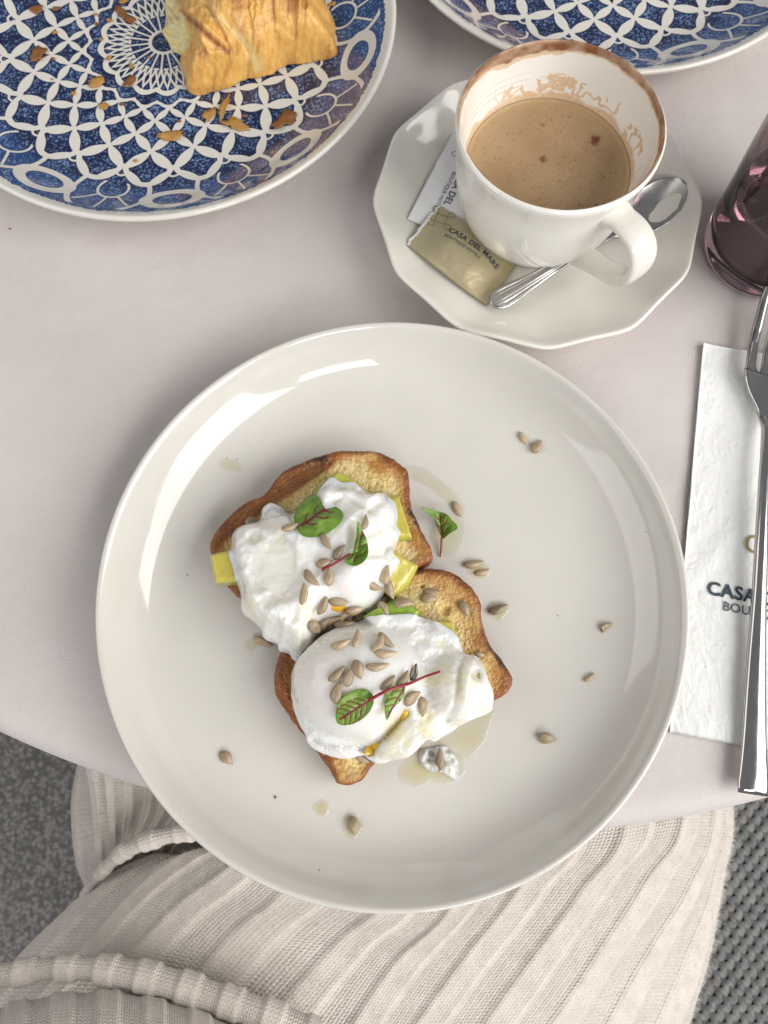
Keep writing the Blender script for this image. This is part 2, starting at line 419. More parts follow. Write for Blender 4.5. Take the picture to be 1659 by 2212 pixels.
n = N('woven_cord'); n.set(color=n.mix(n.ramp(n.noise(120, 4), .3, .7), (.10, .10, .10), (.19, .19, .188)), rough=.6); n.bump(n.noise(500, 2), .3, .001); MT['cord'] = n.m
n = N('nubby_carpet')
v = n.vor(150); v2 = n.noise(260, 3, .6)
n.set(color=n.mix(n.ramp(n.math('MULTIPLY_ADD', v2, .8, n.math('MULTIPLY', v, .35)), .42, .68), (.36, .345, .32), (.15, .146, .142)), rough=.95); n.bump(n.math('SUBTRACT', v2, v), .6, .003); MT['carpet'] = n.m
n = N('dark_wood'); n.set(color=n.mix(n.noise(30, 4, .6, n.scalevec(n.coord(), 1, 12, 1)), (.10, .06, .035), (.16, .10, .06)), rough=.5); MT['wood'] = n.m
n = N('black_metal'); n.set(color=n.mix(n.noise(60), (.03, .03, .03), (.05, .05, .05)), rough=.45, metal=.6); MT['black'] = n.m
n = N('skin'); n.set(color=n.mix(n.noise(60), (.55, .36, .27), (.50, .32, .24)), rough=.5, sss=.2, ssss=.01); MT['skin'] = n.m
# tinted glass, water
n = N('plum_glass'); n.set(color=(.37, .255, .28), trans=1., rough=.015, ior=1.45); MT['glass'] = n.m
n = N('still_water'); n.set(color=(.93, .88, .89), trans=1., rough=0., ior=1.33); MT['water'] = n.m

# ================================================================== SETTING
FLOOR = -.74
V = [(-3, -3, FLOOR), (3, -3, FLOOR), (3, 3, FLOOR), (-3, 3, FLOOR)]
tag(mesh('floor', V, [[0, 1, 2, 3]], MT['carpet'], smooth=False), kind='structure')

# round table + cloth
TC = np.array([.0419, .5164]); TR = .5729
tb = put('table', (TC[0], TC[1], FLOOR)); tag(tb, 'round table hidden under a pale taupe tablecloth', 'table')
V, F = lathe([(0, -.032), (TR-.02, -.032), (TR-.012, -.026), (TR-.012, -.006), (TR-.02, -.0015), (0, -.0015)], 128, TC); mesh('table_top', V, F, MT['wood'], tb)
V, F = lathe([(0.001, FLOOR+.012), (.05, FLOOR+.016), (.045, FLOOR+.05), (.035, FLOOR+.1), (.035, -.06), (.09, -.034), (.001, -.033)], 48, TC); mesh('column', V, F, MT['black'], tb)
V, F = lathe([(0.001, FLOOR), (.27, FLOOR), (.275, FLOOR+.006), (.26, FLOOR+.013), (.06, FLOOR+.022), (.001, FLOOR+.022)], 64, TC); mesh('base', V, F, MT['black'], tb)
na = 720; th = np.arange(na)/na*2*np.pi
rs = np.r_[np.linspace(.004, TR-.014, 90), TR-.010, TR-.0065, TR-.0035, TR-.0014, TR-.0003, TR]
zs = np.r_[np.zeros(90), -.0003, -.0013, -.0033, -.0066, -.0105, -.015]
lapdir = np.exp(-((((th-R_(268)+np.pi) % (2*np.pi))-np.pi)/.52)**4)
drop = .24-.155*lapdir
V = []
for r, z in zip(rs, zs):
    X = TC[0]+r*np.cos(th); Y = TC[1]+r*np.sin(th)
    wr = .0006*fbm(X*7, Y*7, o=3, s=3)+.00022*fbm(X*45, Y*12, o=2, s=5)
    V.append(np.stack([X, Y, z+wr*min(1, 1.2-(r/TR)**8)], -1))
for k in range(1, 25):
    t = k/24; rip = (np.sin(th*23+1.2*np.sin(th*5))*.011+.006*np.sin(th*41+2))*t*(1-.7*lapdir)
    r = TR+.002*t+rip*1.0+.006*t
    V.append(np.stack([TC[0]+r*np.cos(th), TC[1]+r*np.sin(th), -.015-(drop-.015)*t+0*th], -1))
V = np.vstack(V); F = grid_faces(len(rs)+24, na, True)
F = np.vstack([F]).tolist()+[list(range(na))]
co = mesh('tablecloth', V, F, MT['cloth'], loc=(TC[0], TC[1], 0))
tag(co, 'pale taupe satin tablecloth draped over the round table', 'tablecloth')
add_surf(V, F)

# ================================================================== MAIN PLATE
PC = np.array([.0038, .0529])
prof = smooth_prof([(.001, .0022), (.07, .0022), (.078, .0018), (.0795, .0), (.085, .0), (.0865, .0012), (.099, .0040), (.113, .0098), (.1252, .0192), (.1310, .0258), (.1325, .0284), (.1318, .0297), (.1300, .0293), (.1274, .0262), (.1226, .0200), (.1162, .0140), (.1085, .0101), (.0985, .0080), (.0860, .0070), (.070, .0066), (.04, .0064), (.001, .0064)], 8)
def pm(r, t): return r*(1+.0016*np.sin(2*t+.6)*(r/.13)**2+.0007*np.sin(5*t)*(r/.13)**4)
V, F = lathe(prof, 360, PC, 0, pm)
po = mesh('dinner_plate', V, F, MT['plate'], loc=(*PC, 0)); tag(po, 'large cream coupe plate holding the eggs on toast', 'plate')
add_surf(V, F); PLATE = (V, F.tolist())

# ================================================================== BLUE PLATES
BR = .1375
def pattern(rho, th):
    W = np.full(rho.shape, -1.)
    def U(a):
        nonlocal W; W = np.maximum(W, a)
    tau = 2*np.pi
    th = th+.010*fbm(np.cos(th)*3, np.sin(th)*3, rho*6, o=2, s=2); rho = rho*(1+.006*fbm(np.cos(th)*4, np.sin(th)*4, rho*8, o=2, s=12))
    U(.0075-np.abs(rho-.060))                                   # centre ring
    u = th*22/tau; fu = np.abs(u-np.round(u))
    m = (rho > .064) & (rho < .150)
    U(np.where(m, .0040-fu*tau/22*rho, -1))
    U(.0040-np.abs(rho-(.142+.012*np.cos(np.pi*u)**2)))
    tz = (rho-.150)/.095; m = (rho > .146) & (rho < .258)
    g = 2*fu
    U(np.where(m, .0034-np.abs(g-tz)*tau/44*rho*.75, -1)); U(np.where(m, .0034-np.abs(g-(1-tz))*tau/44*rho*.75, -1))
    sc_ = np.abs(np.cos(np.pi*th*16/tau))
    U(np.minimum(rho-(.240+.020*sc_), (.262+.024*sc_)-rho))      # white scalloped band
    u2 = th*20/tau; sc2 = np.abs(np.cos(np.pi*u2))
    U(.0062-np.abs(rho-(.312+.028*sc2)))
    Nn = 20; v = Nn/tau*np.log(np.maximum(rho, .02)/.352)
    uu = th*Nn/tau
    aa = uu+v; bb = uu-v; cell = tau/Nn*rho
    wa = .155*np.abs(np.sin(np.pi*bb))**.9+.018; wb = .155*np.abs(np.sin(np.pi*aa))**.9+.018
    lat = np.maximum(wa-np.abs(aa-np.round(aa)), wb-np.abs(bb-np.round(bb)))*cell*.7
    vout = 1.93+.42*np.abs(np.sin(np.pi*uu))**.75; vin = .0-.30*np.abs(np.sin(np.pi*uu))
    lim = np.minimum(vout-v, v-vin)*cell
    W = np.maximum(W, np.where(lim > 0, lat, -1))
    U(.0130-np.abs((v-vout)*cell)*1.0); U(.0065-np.abs((v-vin)*cell))
    d = np.hypot(uu-np.round(uu), v-2.06)*cell
    U(.0050-np.abs(d-.024))
    M = 10; mu = th*M/tau; r0 = .845; vv = M/tau*np.log(np.maximum(rho, .02)/r0); c2 = tau/M*rho
    k = mu-np.round(mu); k5 = mu-.5-np.round(mu-.5)
    out = rho > .735
    def V_(a):
        nonlocal W; W = np.maximum(W, np.where(out & (rho < .935), a, -1))
    V_(.0095-np.abs(np.hypot(k, vv+.10)-.31)*c2)
    V_(.0055-np.abs(np.hypot(k, vv+.14)-.13)*c2)
    for a0 in (-.75, .75, 0):
        along = k*math.sin(a0)+(vv+.12)*math.cos(a0); perp = np.abs(k*math.cos(a0)-(vv+.12)*math.sin(a0))
        V_(np.where((along > .12) & (along < .30), .0050-perp*c2, -1))
    e = np.hypot(k5/.185, (vv-.012)/.105)
    W = np.where((e < 1.0) & out & (rho < .94), -np.minimum(np.abs(1-e)*.07, .05), W)
    V_(.0165-np.abs(e-1.05)*.062)
    rough = .0045*vn(th*130, rho*60, s=9)+.004*vn(th*60, rho*20, s=4)
    U((rho-.955)+rough)
    return W
def make_blue_mesh():
    pr = np.vstack([smooth_prof([(.001, .0022), (.072, .0022), (.079, .0), (.085, .0), (.087, .002), (.105, .0075), (.122, .0155), (.1335, .0222), (.1368, .0243), (.1375, .0262), (.1360, .0274), (.1340, .0266)], 4)[:-1],
                    smooth_prof([(.1340, .0266), (.128, .0225), (.119, .0165), (.109, .0112), (.099, .0081), (.085, .0069), (.05, .0064), (.001, .0064)], 40)])
    V, F = lathe(pr, 1200)
    top = np.arange(len(pr)) >= 44
    r = np.hypot(V[:, 0], V[:, 1]); th = np.arctan2(V[:, 1], V[:, 0])
    s = pattern(r/BR, th)*BR*1000
    s[~np.repeat(top, 1200)] = 5
    return V, F, np.clip(s, -5, 5), sst(.735, .80, r/BR)
BV, BF, BI, BB = make_blue_mesh()
P1 = np.array([-.1305, .383]); P2 = np.array([.134, .4765])
bp = mesh('patterned_plate', BV, BF, MT['blue'], attrs={'ink': BI, 'band': BB}); bp.location = (*P1, 0); bp.rotation_euler.z = R_(8)
tag(bp, 'blue and white patterned plate with a torn croissant and scattered flakes', 'plate', 'blue patterned plates')
b2 = bp.copy(); COL.objects.link(b2); b2.location = (*P2, 0); b2.rotation_euler.z = R_(21)
tag(b2, 'blue and white patterned plate behind the coffee cup', 'plate', 'blue patterned plates')
def rotz(V, a): c, s = math.cos(a), math.sin(a); return np.stack([V[:, 0]*c-V[:, 1]*s, V[:, 0]*s+V[:, 1]*c, V[:, 2]], -1)
pl = lathe(smooth_prof([(.136, .0270), (.128, .0225), (.119, .0165), (.109, .0112), (.099, .0081), (.085, .0069), (.05, .0064), (.001, .0064)], 4), 96)
BVH_P1 = make_bvh([(pl[0]+np.array([*P1, 0]), pl[1].tolist())]); BVH_P2 = make_bvh([(pl[0]+np.array([*P2, 0]), pl[1].tolist())])

# ================================================================== SAUCER + CUP
SC = np.array([.0808, .2590])
def lobe(th, N_=12, ph=0.):
    c = np.sqrt(np.sin(N_/2*(th-ph))**2+.22)
    return 1.006-.042*(c-.469)+.0025*np.cos(N_/2*th)
def smod(r, t): return r*(1+(lobe(t)-1)*sst(.03, .075, r))
sp_ = smooth_prof([(.001, .0018), (.026, .0018), (.029, .0), (.033, .0), (.0345, .002), (.05, .0068), (.066, .0125), (.078, .0185), (.0842, .0222), (.0858, .0240), (.0850, .0252), (.0832, .0247), (.076, .0200), (.066, .0148), (.054, .0105), (.042, .0083), (.034, .0075), (.0300, .0074), (.0285, .0068), (.026, .0064), (.001, .0064)], 6)
V, F = lathe(sp_, 480, SC, 0, smod)
so = mesh('saucer', V, F, MT['saucer'], loc=(*SC, 0)); tag(so, 'warm white saucer with scalloped edge under the coffee cup', 'saucer')
add_surf(V, F); BVH_S = make_bvh([(V, F.tolist())])

CZ = .0066
cup = put('coffee_cup', (*SC, CZ)); tag(cup, 'white porcelain cup with coffee stained rim standing on the saucer', 'cup')
cprof = np.vstack([smooth_prof([(.001, .0015), (.021, .0015), (.0225, .0), (.0255, .0), (.027, .0025), (.0325, .0075), (.0395, .0175), (.0438, .031), (.0455, .045), (.0462, .056), (.0472, .0630), (.0483, .0685), (.0482, .0708)], 6)[:-1],
                   smooth_prof([(.0482, .0708), (.0471, .0718), (.0461, .0706), (.0451, .064), (.0438, .056), (.0418, .048), (.0393, .041), (.0355, .031), (.0295, .0195), (.020, .0105), (.001, .008)], 22)])
V, F = lathe(cprof, 720, SC, CZ)
nin = 12*6
ins = np.repeat(np.arange(len(cprof)) >= nin+18, 720)
dz = (V[:, 2]-CZ); ang = np.degrees(np.arctan2(V[:, 1]-SC[1], V[:, 0]-SC[0]))          # 90 = far side
ax = ang/360*2*np.pi
q = lambda sx, sz, s, o=4: fbm(np.cos(ax)*sx, np.sin(ax)*sx, dz*sz, o=o, s=s)
far = sst(-62, -25, ang)*sst(212, 175, np.where(ang < -100, ang+360, ang)) if False else None
a2 = np.where(ang < -120, ang+360, ang)            # -120..240
wob = q(3.2, 60, 3)
wid = .0046*np.clip(.35+.65*np.exp(-((a2-112)/42)**2)+.15*np.exp(-((a2-20)/50)**2), 0, 2)*(1+.55*wob)
on = sst(-75, -35, a2)*sst(196, 170, a2)
band = sst(0, .0008, wid-(.0706-dz)+.0008*q(14, 300, 8))*on*(dz > .055)
dark = ins*band*np.clip(.72+.55*q(7, 260, 21), .2, 1)
halo = sst(0, .0010, 1.45*wid-(.0706-dz)+.0012*q(16, 300, 28))*on*ins*.75
lev = .0432
lace = sst(.0, .10, .36-np.abs(q(6.5, 150, 33, 3)*2.2)-1.4*sst(.007, .0155, dz-lev-.002+.004*wob))*sst(-35, 5, a2)*sst(150, 110, a2)
film = sst(.0022, .0, dz-lev-.0022*(1+1.2*q(5, 60, 51)))
lines = 0
for zz, ww, lo, hi in ((.0525, .00022, 60, 165), (.0555, .00016, 75, 175), (.0498, .00028, 95, 190)):
    lines = lines+sst(ww*2, ww*.6, np.abs(dz-zz-.0016*np.sin(R_(1)*(a2-60))-.0003*q(9, 40, 77)))*sst(lo-10, lo+15, a2)*sst(hi+10, hi-15, a2)*sst(-.5, .25, q(8, 10, 90))*.7
stain = np.clip(np.maximum.reduce([halo, lace*.8, film*.85, lines*.8, np.full_like(dz, .035)]), 0, 1)*ins*(dz > .03)
out_spot = (~ins)*sst(.72, .85, q(10, 260, 61)+.35*np.exp(-((a2-222)/40)**2))*(dz > .064)*.5
mesh('cup_body', V, F, MT['cup'], cup, attrs={'stain': np.clip(stain+out_spot, 0, 1), 'dark': np.clip(dark, 0, 1)})
add_surf(V, F)
# handle
az = R_(-56); ex = np.array([math.cos(az), math.sin(az), 0])
hp = smooth_prof([(.0425, .0560), (.0490, .0585), (.0570, .0600), (.0640, .0585), (.0690, .0530), (.0705, .0450), (.0690, .0370), (.0640, .0300), (.0560, .0250), (.0450, .0195), (.0340, .0140)], 7)
HP = np.array([[SC[0], SC[1], CZ]])+hp[:, :1]*ex+np.array([[0, 0, 1]])*hp[:, 1:]
side_ = np.array([-ex[1], ex[0], 0])
P_, T_ = frames(HP); upv = np.cross(side_[None], T_)
wq = np.interp(np.linspace(0, 1, len(HP)), [0, .12, .5, .85, 1], [.0098, .0074, .0077, .0064, .0080]); tq = np.interp(np.linspace(0, 1, len(HP)), [0, .12, .5, 1], [.0042, .0027, .0027, .0032])
V, F = sweep(HP, wq, tq, upv, 24, 2.6)
mesh('handle', V, F, MT['saucer'], cup, attrs=None).data.materials[0] = MT['saucer']
add_surf(V, F)
# coffee
CL = CZ+lev
rr = np.linspace(.0006, .0404, 110); tt = np.arange(360)/360*2*np.pi
X = SC[0]+rr[:, None]*np.cos(tt); Y = SC[1]+rr[:, None]*np.sin(tt)
Z = CL+.00012*fbm(X*300, Y*300, o=2)+np.where(rr[:, None] > .0385, (rr[:, None]-.0385)*.5, 0)
def spot(px_, py_, r):
    p = px((1750+px_/1.659)*.54, (130+py_/1.659)*.54, CL); d = np.hypot(X-p[0], Y-p[1]); return sst(r*1.25, r*.45, d+r*.5*fbm(X*700, Y*700, o=2, s=int(px_)))
spt = np.clip(spot(1045, 710, .0030)+.75*spot(697, 838, .0021)+.55*spot(697, 610, .0012), 0, 1)
V = np.vstack([np.stack([X, Y, Z], -1).reshape(-1, 3), np.stack([SC[0]+.0345*np.cos(tt), SC[1]+.0345*np.sin(tt), np.full(360, CZ+.031)], -1)])
F = grid_faces(111, 360, True).tolist()+[list(range(360))]
co = mesh('coffee', V, F, MT['coffee'], loc=(*SC, CL), attrs={'edge': np.r_[np.repeat(sst(.032, .0392, rr), 360), np.ones(360)]*1.0, 'spot': np.r_[spt.ravel(), np.zeros(360)]})
tag(co, 'milky coffee with fine foam half filling the cup', 'coffee')

# ------------------------------------------------------------------ flat print on things
def text_mesh(body, size, bold=0., spacing=1.05):
    cu = bpy.data.curves.new('txt', 'FONT'); cu.body = body; cu.size = size; cu.align_x = 'CENTER'; cu.align_y = 'CENTER'; cu.offset = bold; cu.space_character = spacing; cu.resolution_u = 3
    ob = bpy.data.objects.new('txt', cu); me = bpy.data.meshes.new_from_object(ob)
    V = np.array([v.co[:] for v in me.vertices]); F = [list(p.vertices) for p in me.polygons]
    bpy.data.objects.remove(ob); bpy.data.meshes.remove(me); bpy.data.curves.remove(cu)
    return V, F
def knot(a, r, wd, rot=0.):
    pts = []
    for k in range(4):
        c, s = math.cos(k*math.pi/2), math.sin(k*math.pi/2); q = []
        for t in np.linspace(-a, a+r, 8)[:-1]: q.append((t, -a))
        for t in np.linspace(-90, 180, 26): q.append((a+r+r*math.cos(R_(t)), -a-r-r*math.sin(R_(t))*-1*-1) if False else (a+r+r*math.cos(R_(-90-t+0)) if False else (a+r+r*math.sin(R_(t+90)), -a-r+r*math.cos(R_(t+90)))))
        pts += [(x*c-y*s, x*s+y*c) for x, y in q]
    P = np.array(pts); c, s = math.cos(rot), math.sin(rot); P = P@np.array([[c, s], [-s, c]])
    T = np.roll(P, -1, 0)-np.roll(P, 1, 0); T /= np.linalg.norm(T, axis=1)[:, None]+1e-9
    Nn = np.stack([-T[:, 1], T[:, 0]], -1); n = len(P)
    V = np.vstack([P+Nn*wd/2, P-Nn*wd/2]); F = [[i, (i+1) % n, n+(i+1) % n, n+i] for i in range(n)]
    return V, F

# ------------------------------------------------------------------ sachets on the saucer
def sachet(name, label, corners, m, thick, lift, prints, torn=False, seed=0):
    """corners: overview pixels TL, TR, BR, BL (u along TL->TR, v down)"""
    C = []
    for (x, y), dz_ in zip(corners, lift):
        h, _ = hit(BVH_S, x, y); C.append(px(x, y, h[2]+dz_))
    C = np.array(C); L = np.linalg.norm(C[1]-C[0]); Wd = np.linalg.norm(C[3]-C[0])
    nn = np.cross(C[1]-C[0], C[0]-C[3]); nn /= np.linalg.norm(nn)
    if nn[2] < 0: nn = -nn
    def surf(u, v, side=1):
        u = np.asarray(u, float); v = np.asarray(v, float)
        B = ((1-u)*(1-v))[..., None]*C[0]+(u*(1-v))[..., None]*C[1]+(u*v)[..., None]*C[2]+((1-u)*v)[..., None]*C[3]
        pil = np.clip((sst(.0, .30, u-.07)*sst(0, .30, .93-u))*(np.clip(4*v*(1-v), 0, 1)**.6), 0, 1)
        wr = .0005*fbm(u*5+seed, v*4, o=3, s=seed)+.0007*np.clip(ridged(u*2.2+seed, v*1.6+u, 2, seed), 0, 1)*pil
        h = thick*pil+wr
        return B+nn*(np.where(side > 0, h, -.0001)[..., None] if np.ndim(h) else h)
    nu, nv = 70, 44; U, Vv = np.meshgrid(np.linspace(0, 1, nu), np.linspace(0, 1, nv), indexing='ij')
    jag = .012*(vn(Vv*26, Vv*0, s=seed+2)+.6*vn(Vv*70, Vv*0, s=seed+3))
    U2 = U+np.where(U == 0, jag*(1 if torn else .25), 0)+np.where(U == 1, jag*.35, 0)
    V2 = Vv+.006*fbm(U*4, Vv*0, o=2, s=seed+5)
    top = surf(U2, V2); bot = surf(U2, V2, -1)
    Vt = np.vstack([top.reshape(-1, 3), bot.reshape(-1, 3)]); n0 = nu*nv
    F = grid_faces(nu, nv).tolist()+[f[::-1] for f in (grid_faces(nu, nv)+n0).tolist()]
    rimi = [i*nv for i in range(nu)]+[(nu-1)*nv+j for j in range(1, nv)]+[i*nv+nv-1 for i in range(nu-2, -1, -1)]+[j for j in range(nv-2, 0, -1)]
    for a_, b_ in zip(rimi, rimi[1:]+rimi[:1]): F.append([a_, b_, b_+n0, a_+n0])
    e = put(name, C.mean(0)); tag(e, label, 'sugar packet')
    mesh('sleeve', Vt, F, m, e)
    for nm, (tv, tf), (cu, cv), s_, mm in prints:
        s_ = s_*L/(tv[:, 0].max()-tv[:, 0].min()) if s_ else 1.
        uu = cu+tv[:, 0]/L*s_; vv = cv-tv[:, 1]/Wd*s_
        P = surf(uu, vv)+nn*.00022; mesh(nm, P, tf, mm, e, smooth=False)
    if torn:
        vs = np.linspace(.02, .99, 40); jj = .012*(vn(vs*26, vs*0, s=seed+2)+.6*vn(vs*70, vs*0, s=seed+3))
        a_ = surf(jj-.002, vs)+nn*.0003; b_ = surf(jj-.012-.01*np.abs(vn(vs*30, vs*0, s=9)), vs)+nn*.0001; c_ = surf(jj+.010, vs)+nn*.00018
        mesh('torn_edge', np.vstack([b_, a_, c_]), grid_faces(3, 40), MT['tornpaper'], e)
    return Vt, F
tA = text_mesh('CASA DEL MARE', .0063, .00012); tB = text_mesh('BOUTIQUE HOTELS', .0042, .00003)
S1 = sachet('white_sugar_packet', 'white paper sugar packet tucked between cup and saucer', [c2(612, 647), c2(430, 1000), c2(183, 898), c2(365, 545)], MT['packet'], .0018, (.001, .001, .001, .001),
            [('lettering', tA, (.66, .575), .64, MT['ink2']), ('lettering', tB, (.615, .69), .44, MT['ink2']), ('emblem', knot(.0028, .0018, .0004, .8), (.2, .63), 0, MT['olive'])], seed=3)
add_surf(*S1); BVH_S = make_bvh([SURF[2], S1])
S2 = sachet('gold_sugar_packet', 'gold foil sugar packet with one torn end lying on the saucer', [c2(318, 838), c2(645, 1062), c2(505, 1252), c2(182, 1003)], MT['gold'], .0042, (.0006, .0012, .0006, .001),
            [('lettering', tA, (.555, .365), .63, MT['ink']), ('lettering', tB, (.455, .49), .43, MT['ink2']), ('emblem', knot(.0028, .0018, .00042, .25), (.10, .22), 0, MT['olive'])], torn=True, seed=11)
add_surf(*S2)

# ------------------------------------------------------------------ teaspoon
tip = np.array([.1598, .2712, .0236]); end = np.array([.0550, .2015, .0180]); ax_ = tip-end; Ls = np.linalg.norm(ax_[:2]); d_ = ax_/np.linalg.norm(ax_)
sd = np.array([-d_[1], d_[0], 0]); sd /= np.linalg.norm(sd)
ts = np.linspace(0, 1, 150); half = np.interp(ts, [0, .012, .03, .06, .10, .18, .30, .45, .58, .64, .67, .70, .74, .80, .86, .92, .96, .985, 1], [.0012, .0038, .0053, .0060, .0058, .0046, .0034, .0026, .0023, .0026, .0036, .0062, .0094, .0118, .0124, .0112, .0085, .0054, .0012])
zc = np.interp(ts, [0, .05, .2, .45, .60, .68, .74, .84, .94, 1], [.0188, .0182, .0172, .0165, .0150, .0140, .0150, .0175, .0215, .0240])
nw = 33; Vt = []; 
for t, h_, z_ in zip(ts, half, zc):
    c0 = end+(tip-end)*t; c0[2] = z_
    for k in range(nw):
        s = -1+2*k/(nw-1)
        bowl = sst(.66, .76, t)
        dp = bowl*(-.0042)*(1-s*s)*sst(1.0, .88, t)**.5
        g_ = sst(.02, .07, t)*sst(.64, .5, t); rim_ = (1-bowl)*.0007*(1-abs(s)**4)-g_*(.00055*math.exp(-((abs(s)-.58)/.10)**2)+.00035*math.exp(-((abs(s)-.30)/.09)**2)*sst(.55, .2, t))
        Vt.append(c0+sd*h_*s+np.array([0, 0, dp+rim_]))
Vt = np.array(Vt); lo = Vt.copy(); lo[:, 2] -= .0011; m0 = len(ts)*nw
F = grid_faces(len(ts), nw)[:, ::-1].tolist()+[f for f in (grid_faces(len(ts), nw)+m0).tolist()]
rimi = [i*nw for i in range(len(ts))]+[(len(ts)-1)*nw+j for j in range(1, nw)]+[i*nw+nw-1 for i in range(len(ts)-2, -1, -1)]+[j for j in range(nw-2, 0, -1)]
F += [[a_, b_, b_+m0, a_+m0] for a_, b_ in zip(rimi, rimi[1:]+rimi[:1])]
spn = put('teaspoon', (end+tip)/2); tag(spn, 'steel teaspoon with ridged handle resting on the saucer under the cup handle', 'spoon')
ib = int(.665*len(ts))
def spoon_part(nm, i0, i1):
    keep = lambda f: all(i0 <= (v % m0)//nw <= i1 for v in f)
    fs = [f for f in F if keep(f)]; ids = sorted({v for f in fs for v in f}); mp = {v: i for i, v in enumerate(ids)}
    o = mesh(nm, np.vstack([Vt, lo])[ids], [[mp[v] for v in f] for f in fs], MT['steel2'], spn)
    return o
spoon_part('bowl', ib, len(ts)); spoon_part('handle', 0, ib)
add_surf(np.vstack([Vt, lo]), F)

# ================================================================== TUMBLER
GC = np.array([.2075, .2450])
gp = smooth_prof([(.001, .0), (.024, .0), (.0295, .0012), (.0322, .005), (.0334, .014), (.0345, .035), (.0362, .06), (.0378, .088), (.0380, .0902), (.0374, .0910), (.0366, .0898), (.0346, .06), (.0313, .035), (.0300, .017), (.0270, .0118), (.018, .0102), (.001, .0100)], 8)
V, F = lathe(gp, 160, GC, .0004)
g = mesh('glass_tumbler', V, F, MT['glass'], loc=(*GC, 0)); tag(g, 'dark plum tinted glass tumbler with water beside the saucer', 'glass')
wp = smooth_prof([(.001, .01015), (.018, .01035), (.0268, .01195), (.0298, .0171), (.0311, .035), (.0322, .0485), (.0318, .0484), (.030, .0482), (.001, .0482)], 8)
V, F = lathe(wp, 128, GC, .0004)
wo = mesh('water', V, F, MT['water'], loc=(*GC, .0004)); tag(wo, 'water half filling the plum tinted tumbler', 'water')

# ================================================================== NAPKIN + FORK
A = px(1520, 741, .003); B = px(1448, 1583, .003); C_ = px(1600, 1607, .003)
vdir = (B-A); Ln = np.linalg.norm(vdir[:2]); vdir /= np.linalg.norm(vdir); hdir = np.array([-vdir[1], vdir[0], 0]); hdir = hdir if hdir[0] > 0 else -hdir; hdir /= np.linalg.norm(hdir)
Wn = .098
def nap(u, v, off=0.):
    x = u*Wn; y = v*Ln
    P = A+hdir*x[..., None]+vdir*y[..., None]
    z = .0026+.0010*fbm(u*3, v*6, o=3, s=4)*1+.0005*ridged(u*5+v*6, v*4, 2, 6)*(v < .72)
    P = P.copy(); P[..., 2] = z+off; return P
nk = put('napkin', A); tag(nk, 'white embossed paper napkin with printed hotel name under the fork', 'napkin')
for i_, (off, inset, du) in enumerate(((0., 0., 0.), (-.0011, .004, .006), (-.0019, .002, -.004))):
    nu, nv = 60, 120; U, Vv = np.meshgrid(np.linspace(0, 1, nu), np.linspace(0, 1, nv), indexing='ij')
    top = nap(U+du*.3, Vv*(1-inset)+(inset*.6 if i_ else 0)+.003*fbm(U*3, Vv*0, o=2, s=i_)*(Vv > .99), off); 
    if i_ == 0:
        ex_, ey_ = U*Wn*1000, Vv*Ln*1000
        dots = np.maximum(0, np.sin((ex_+ey_)*1.5))*np.maximum(0, np.sin((ex_-ey_)*1.5))*(Vv > .79)
        top[..., 2] += .00018*dots
    bot = top.copy(); bot[..., 2] -= .0006
    if i_ == 0:                                  # left fold rolls over
        pass
    Vt = np.vstack([top.reshape(-1, 3), bot.reshape(-1, 3)]); n0 = nu*nv
    Vt[:, 2] = np.maximum(Vt[:, 2], .0012-.0003*i_)
    F = grid_faces(nu, nv).tolist()+[f[::-1] for f in (grid_faces(nu, nv)+n0).tolist()]
    rimi = [i*nv for i in range(nu)]+[(nu-1)*nv+j for j in range(1, nv)]+[i*nv+nv-1 for i in range(nu-2, -1, -1)]+[j for j in range(nv-2, 0, -1)]
    F += [[a_, b_, b_+n0, a_+n0] for a_, b_ in zip(rimi, rimi[1:]+rimi[:1])]
    mesh('sheet', Vt, [f[::-1] for f in F], MT['napkin'], nk)
for nm, (tv, tf), (ox, oy), mm in (('lettering', text_mesh('CASA DEL MARE', .0092, .00025), (1686, 1300), MT['ink']), ('lettering', text_mesh('BOUTIQUE HOTELS', .0062, .00004), (1690, 1334), MT['ink2']), ('emblem', knot(.0058, .0040, .0013, .80), (1692, 1186), MT['goldink'])):
    o_ = px(ox, oy, .003)-A; cu = (o_@hdir)/Wn; cv = (o_@vdir)/Ln
    P = nap(cu+tv[:, 0]/Wn, cv-tv[:, 1]/Ln, .0006); mesh(nm, P, tf, mm, nk, smooth=False)
BVH_N = None

fk = put('fork', px(1640, 1300, .006)); tag(fk, 'polished steel dinner fork lying on the paper napkin', 'fork')
fz = lambda x, y, z: px(x, y, z)
hpth = smooth_prof([fz(1626, 1716, .0060), fz(1629, 1600, .0066), fz(1633, 1450, .0075), fz(1639, 1300, .0085), fz(1646, 1150, .0098), fz(1652, 1020, .0105), fz(1656, 940, .0100), fz(1656, 895, .0088)], 9)
tq = np.linspace(0, 1, len(hpth))
V, F = sweep(hpth, np.interp(tq, [0, .03, .15, .45, .75, .9, 1], [.0067, .0069, .0057, .0034, .0026, .0027, .0050]), np.interp(tq, [0, .05, .5, .9, 1], [.0015, .0022, .0026, .0022, .0012]), (0, 0, 1), 28, 2.1)
mesh('handle', V, F, MT['steel'], fk)
h0, h1 = px(1656, 905, .0085), px(1706, 560, .013); fd = (h1-h0); fd[2] = 0; Lh = .078; fd /= np.linalg.norm(fd); fs = np.array([fd[1], -fd[0], 0])
def head_z(t): return .0072-.0030*np.sin(np.pi*np.clip(t/.55, 0, 1))*0+np.interp(t, [0, .12, .28, .5, .8, 1], [.0016, .0006, .0003, .0012, .0062, .0120])
def head_w(t): return np.interp(t, [0, .04, .08, .12, .16, .20, .25, .31, .42, .6, 1], [.0044, .0054, .0070, .0090, .0110, .0127, .0141, .0149, .0150, .0144, .0132])
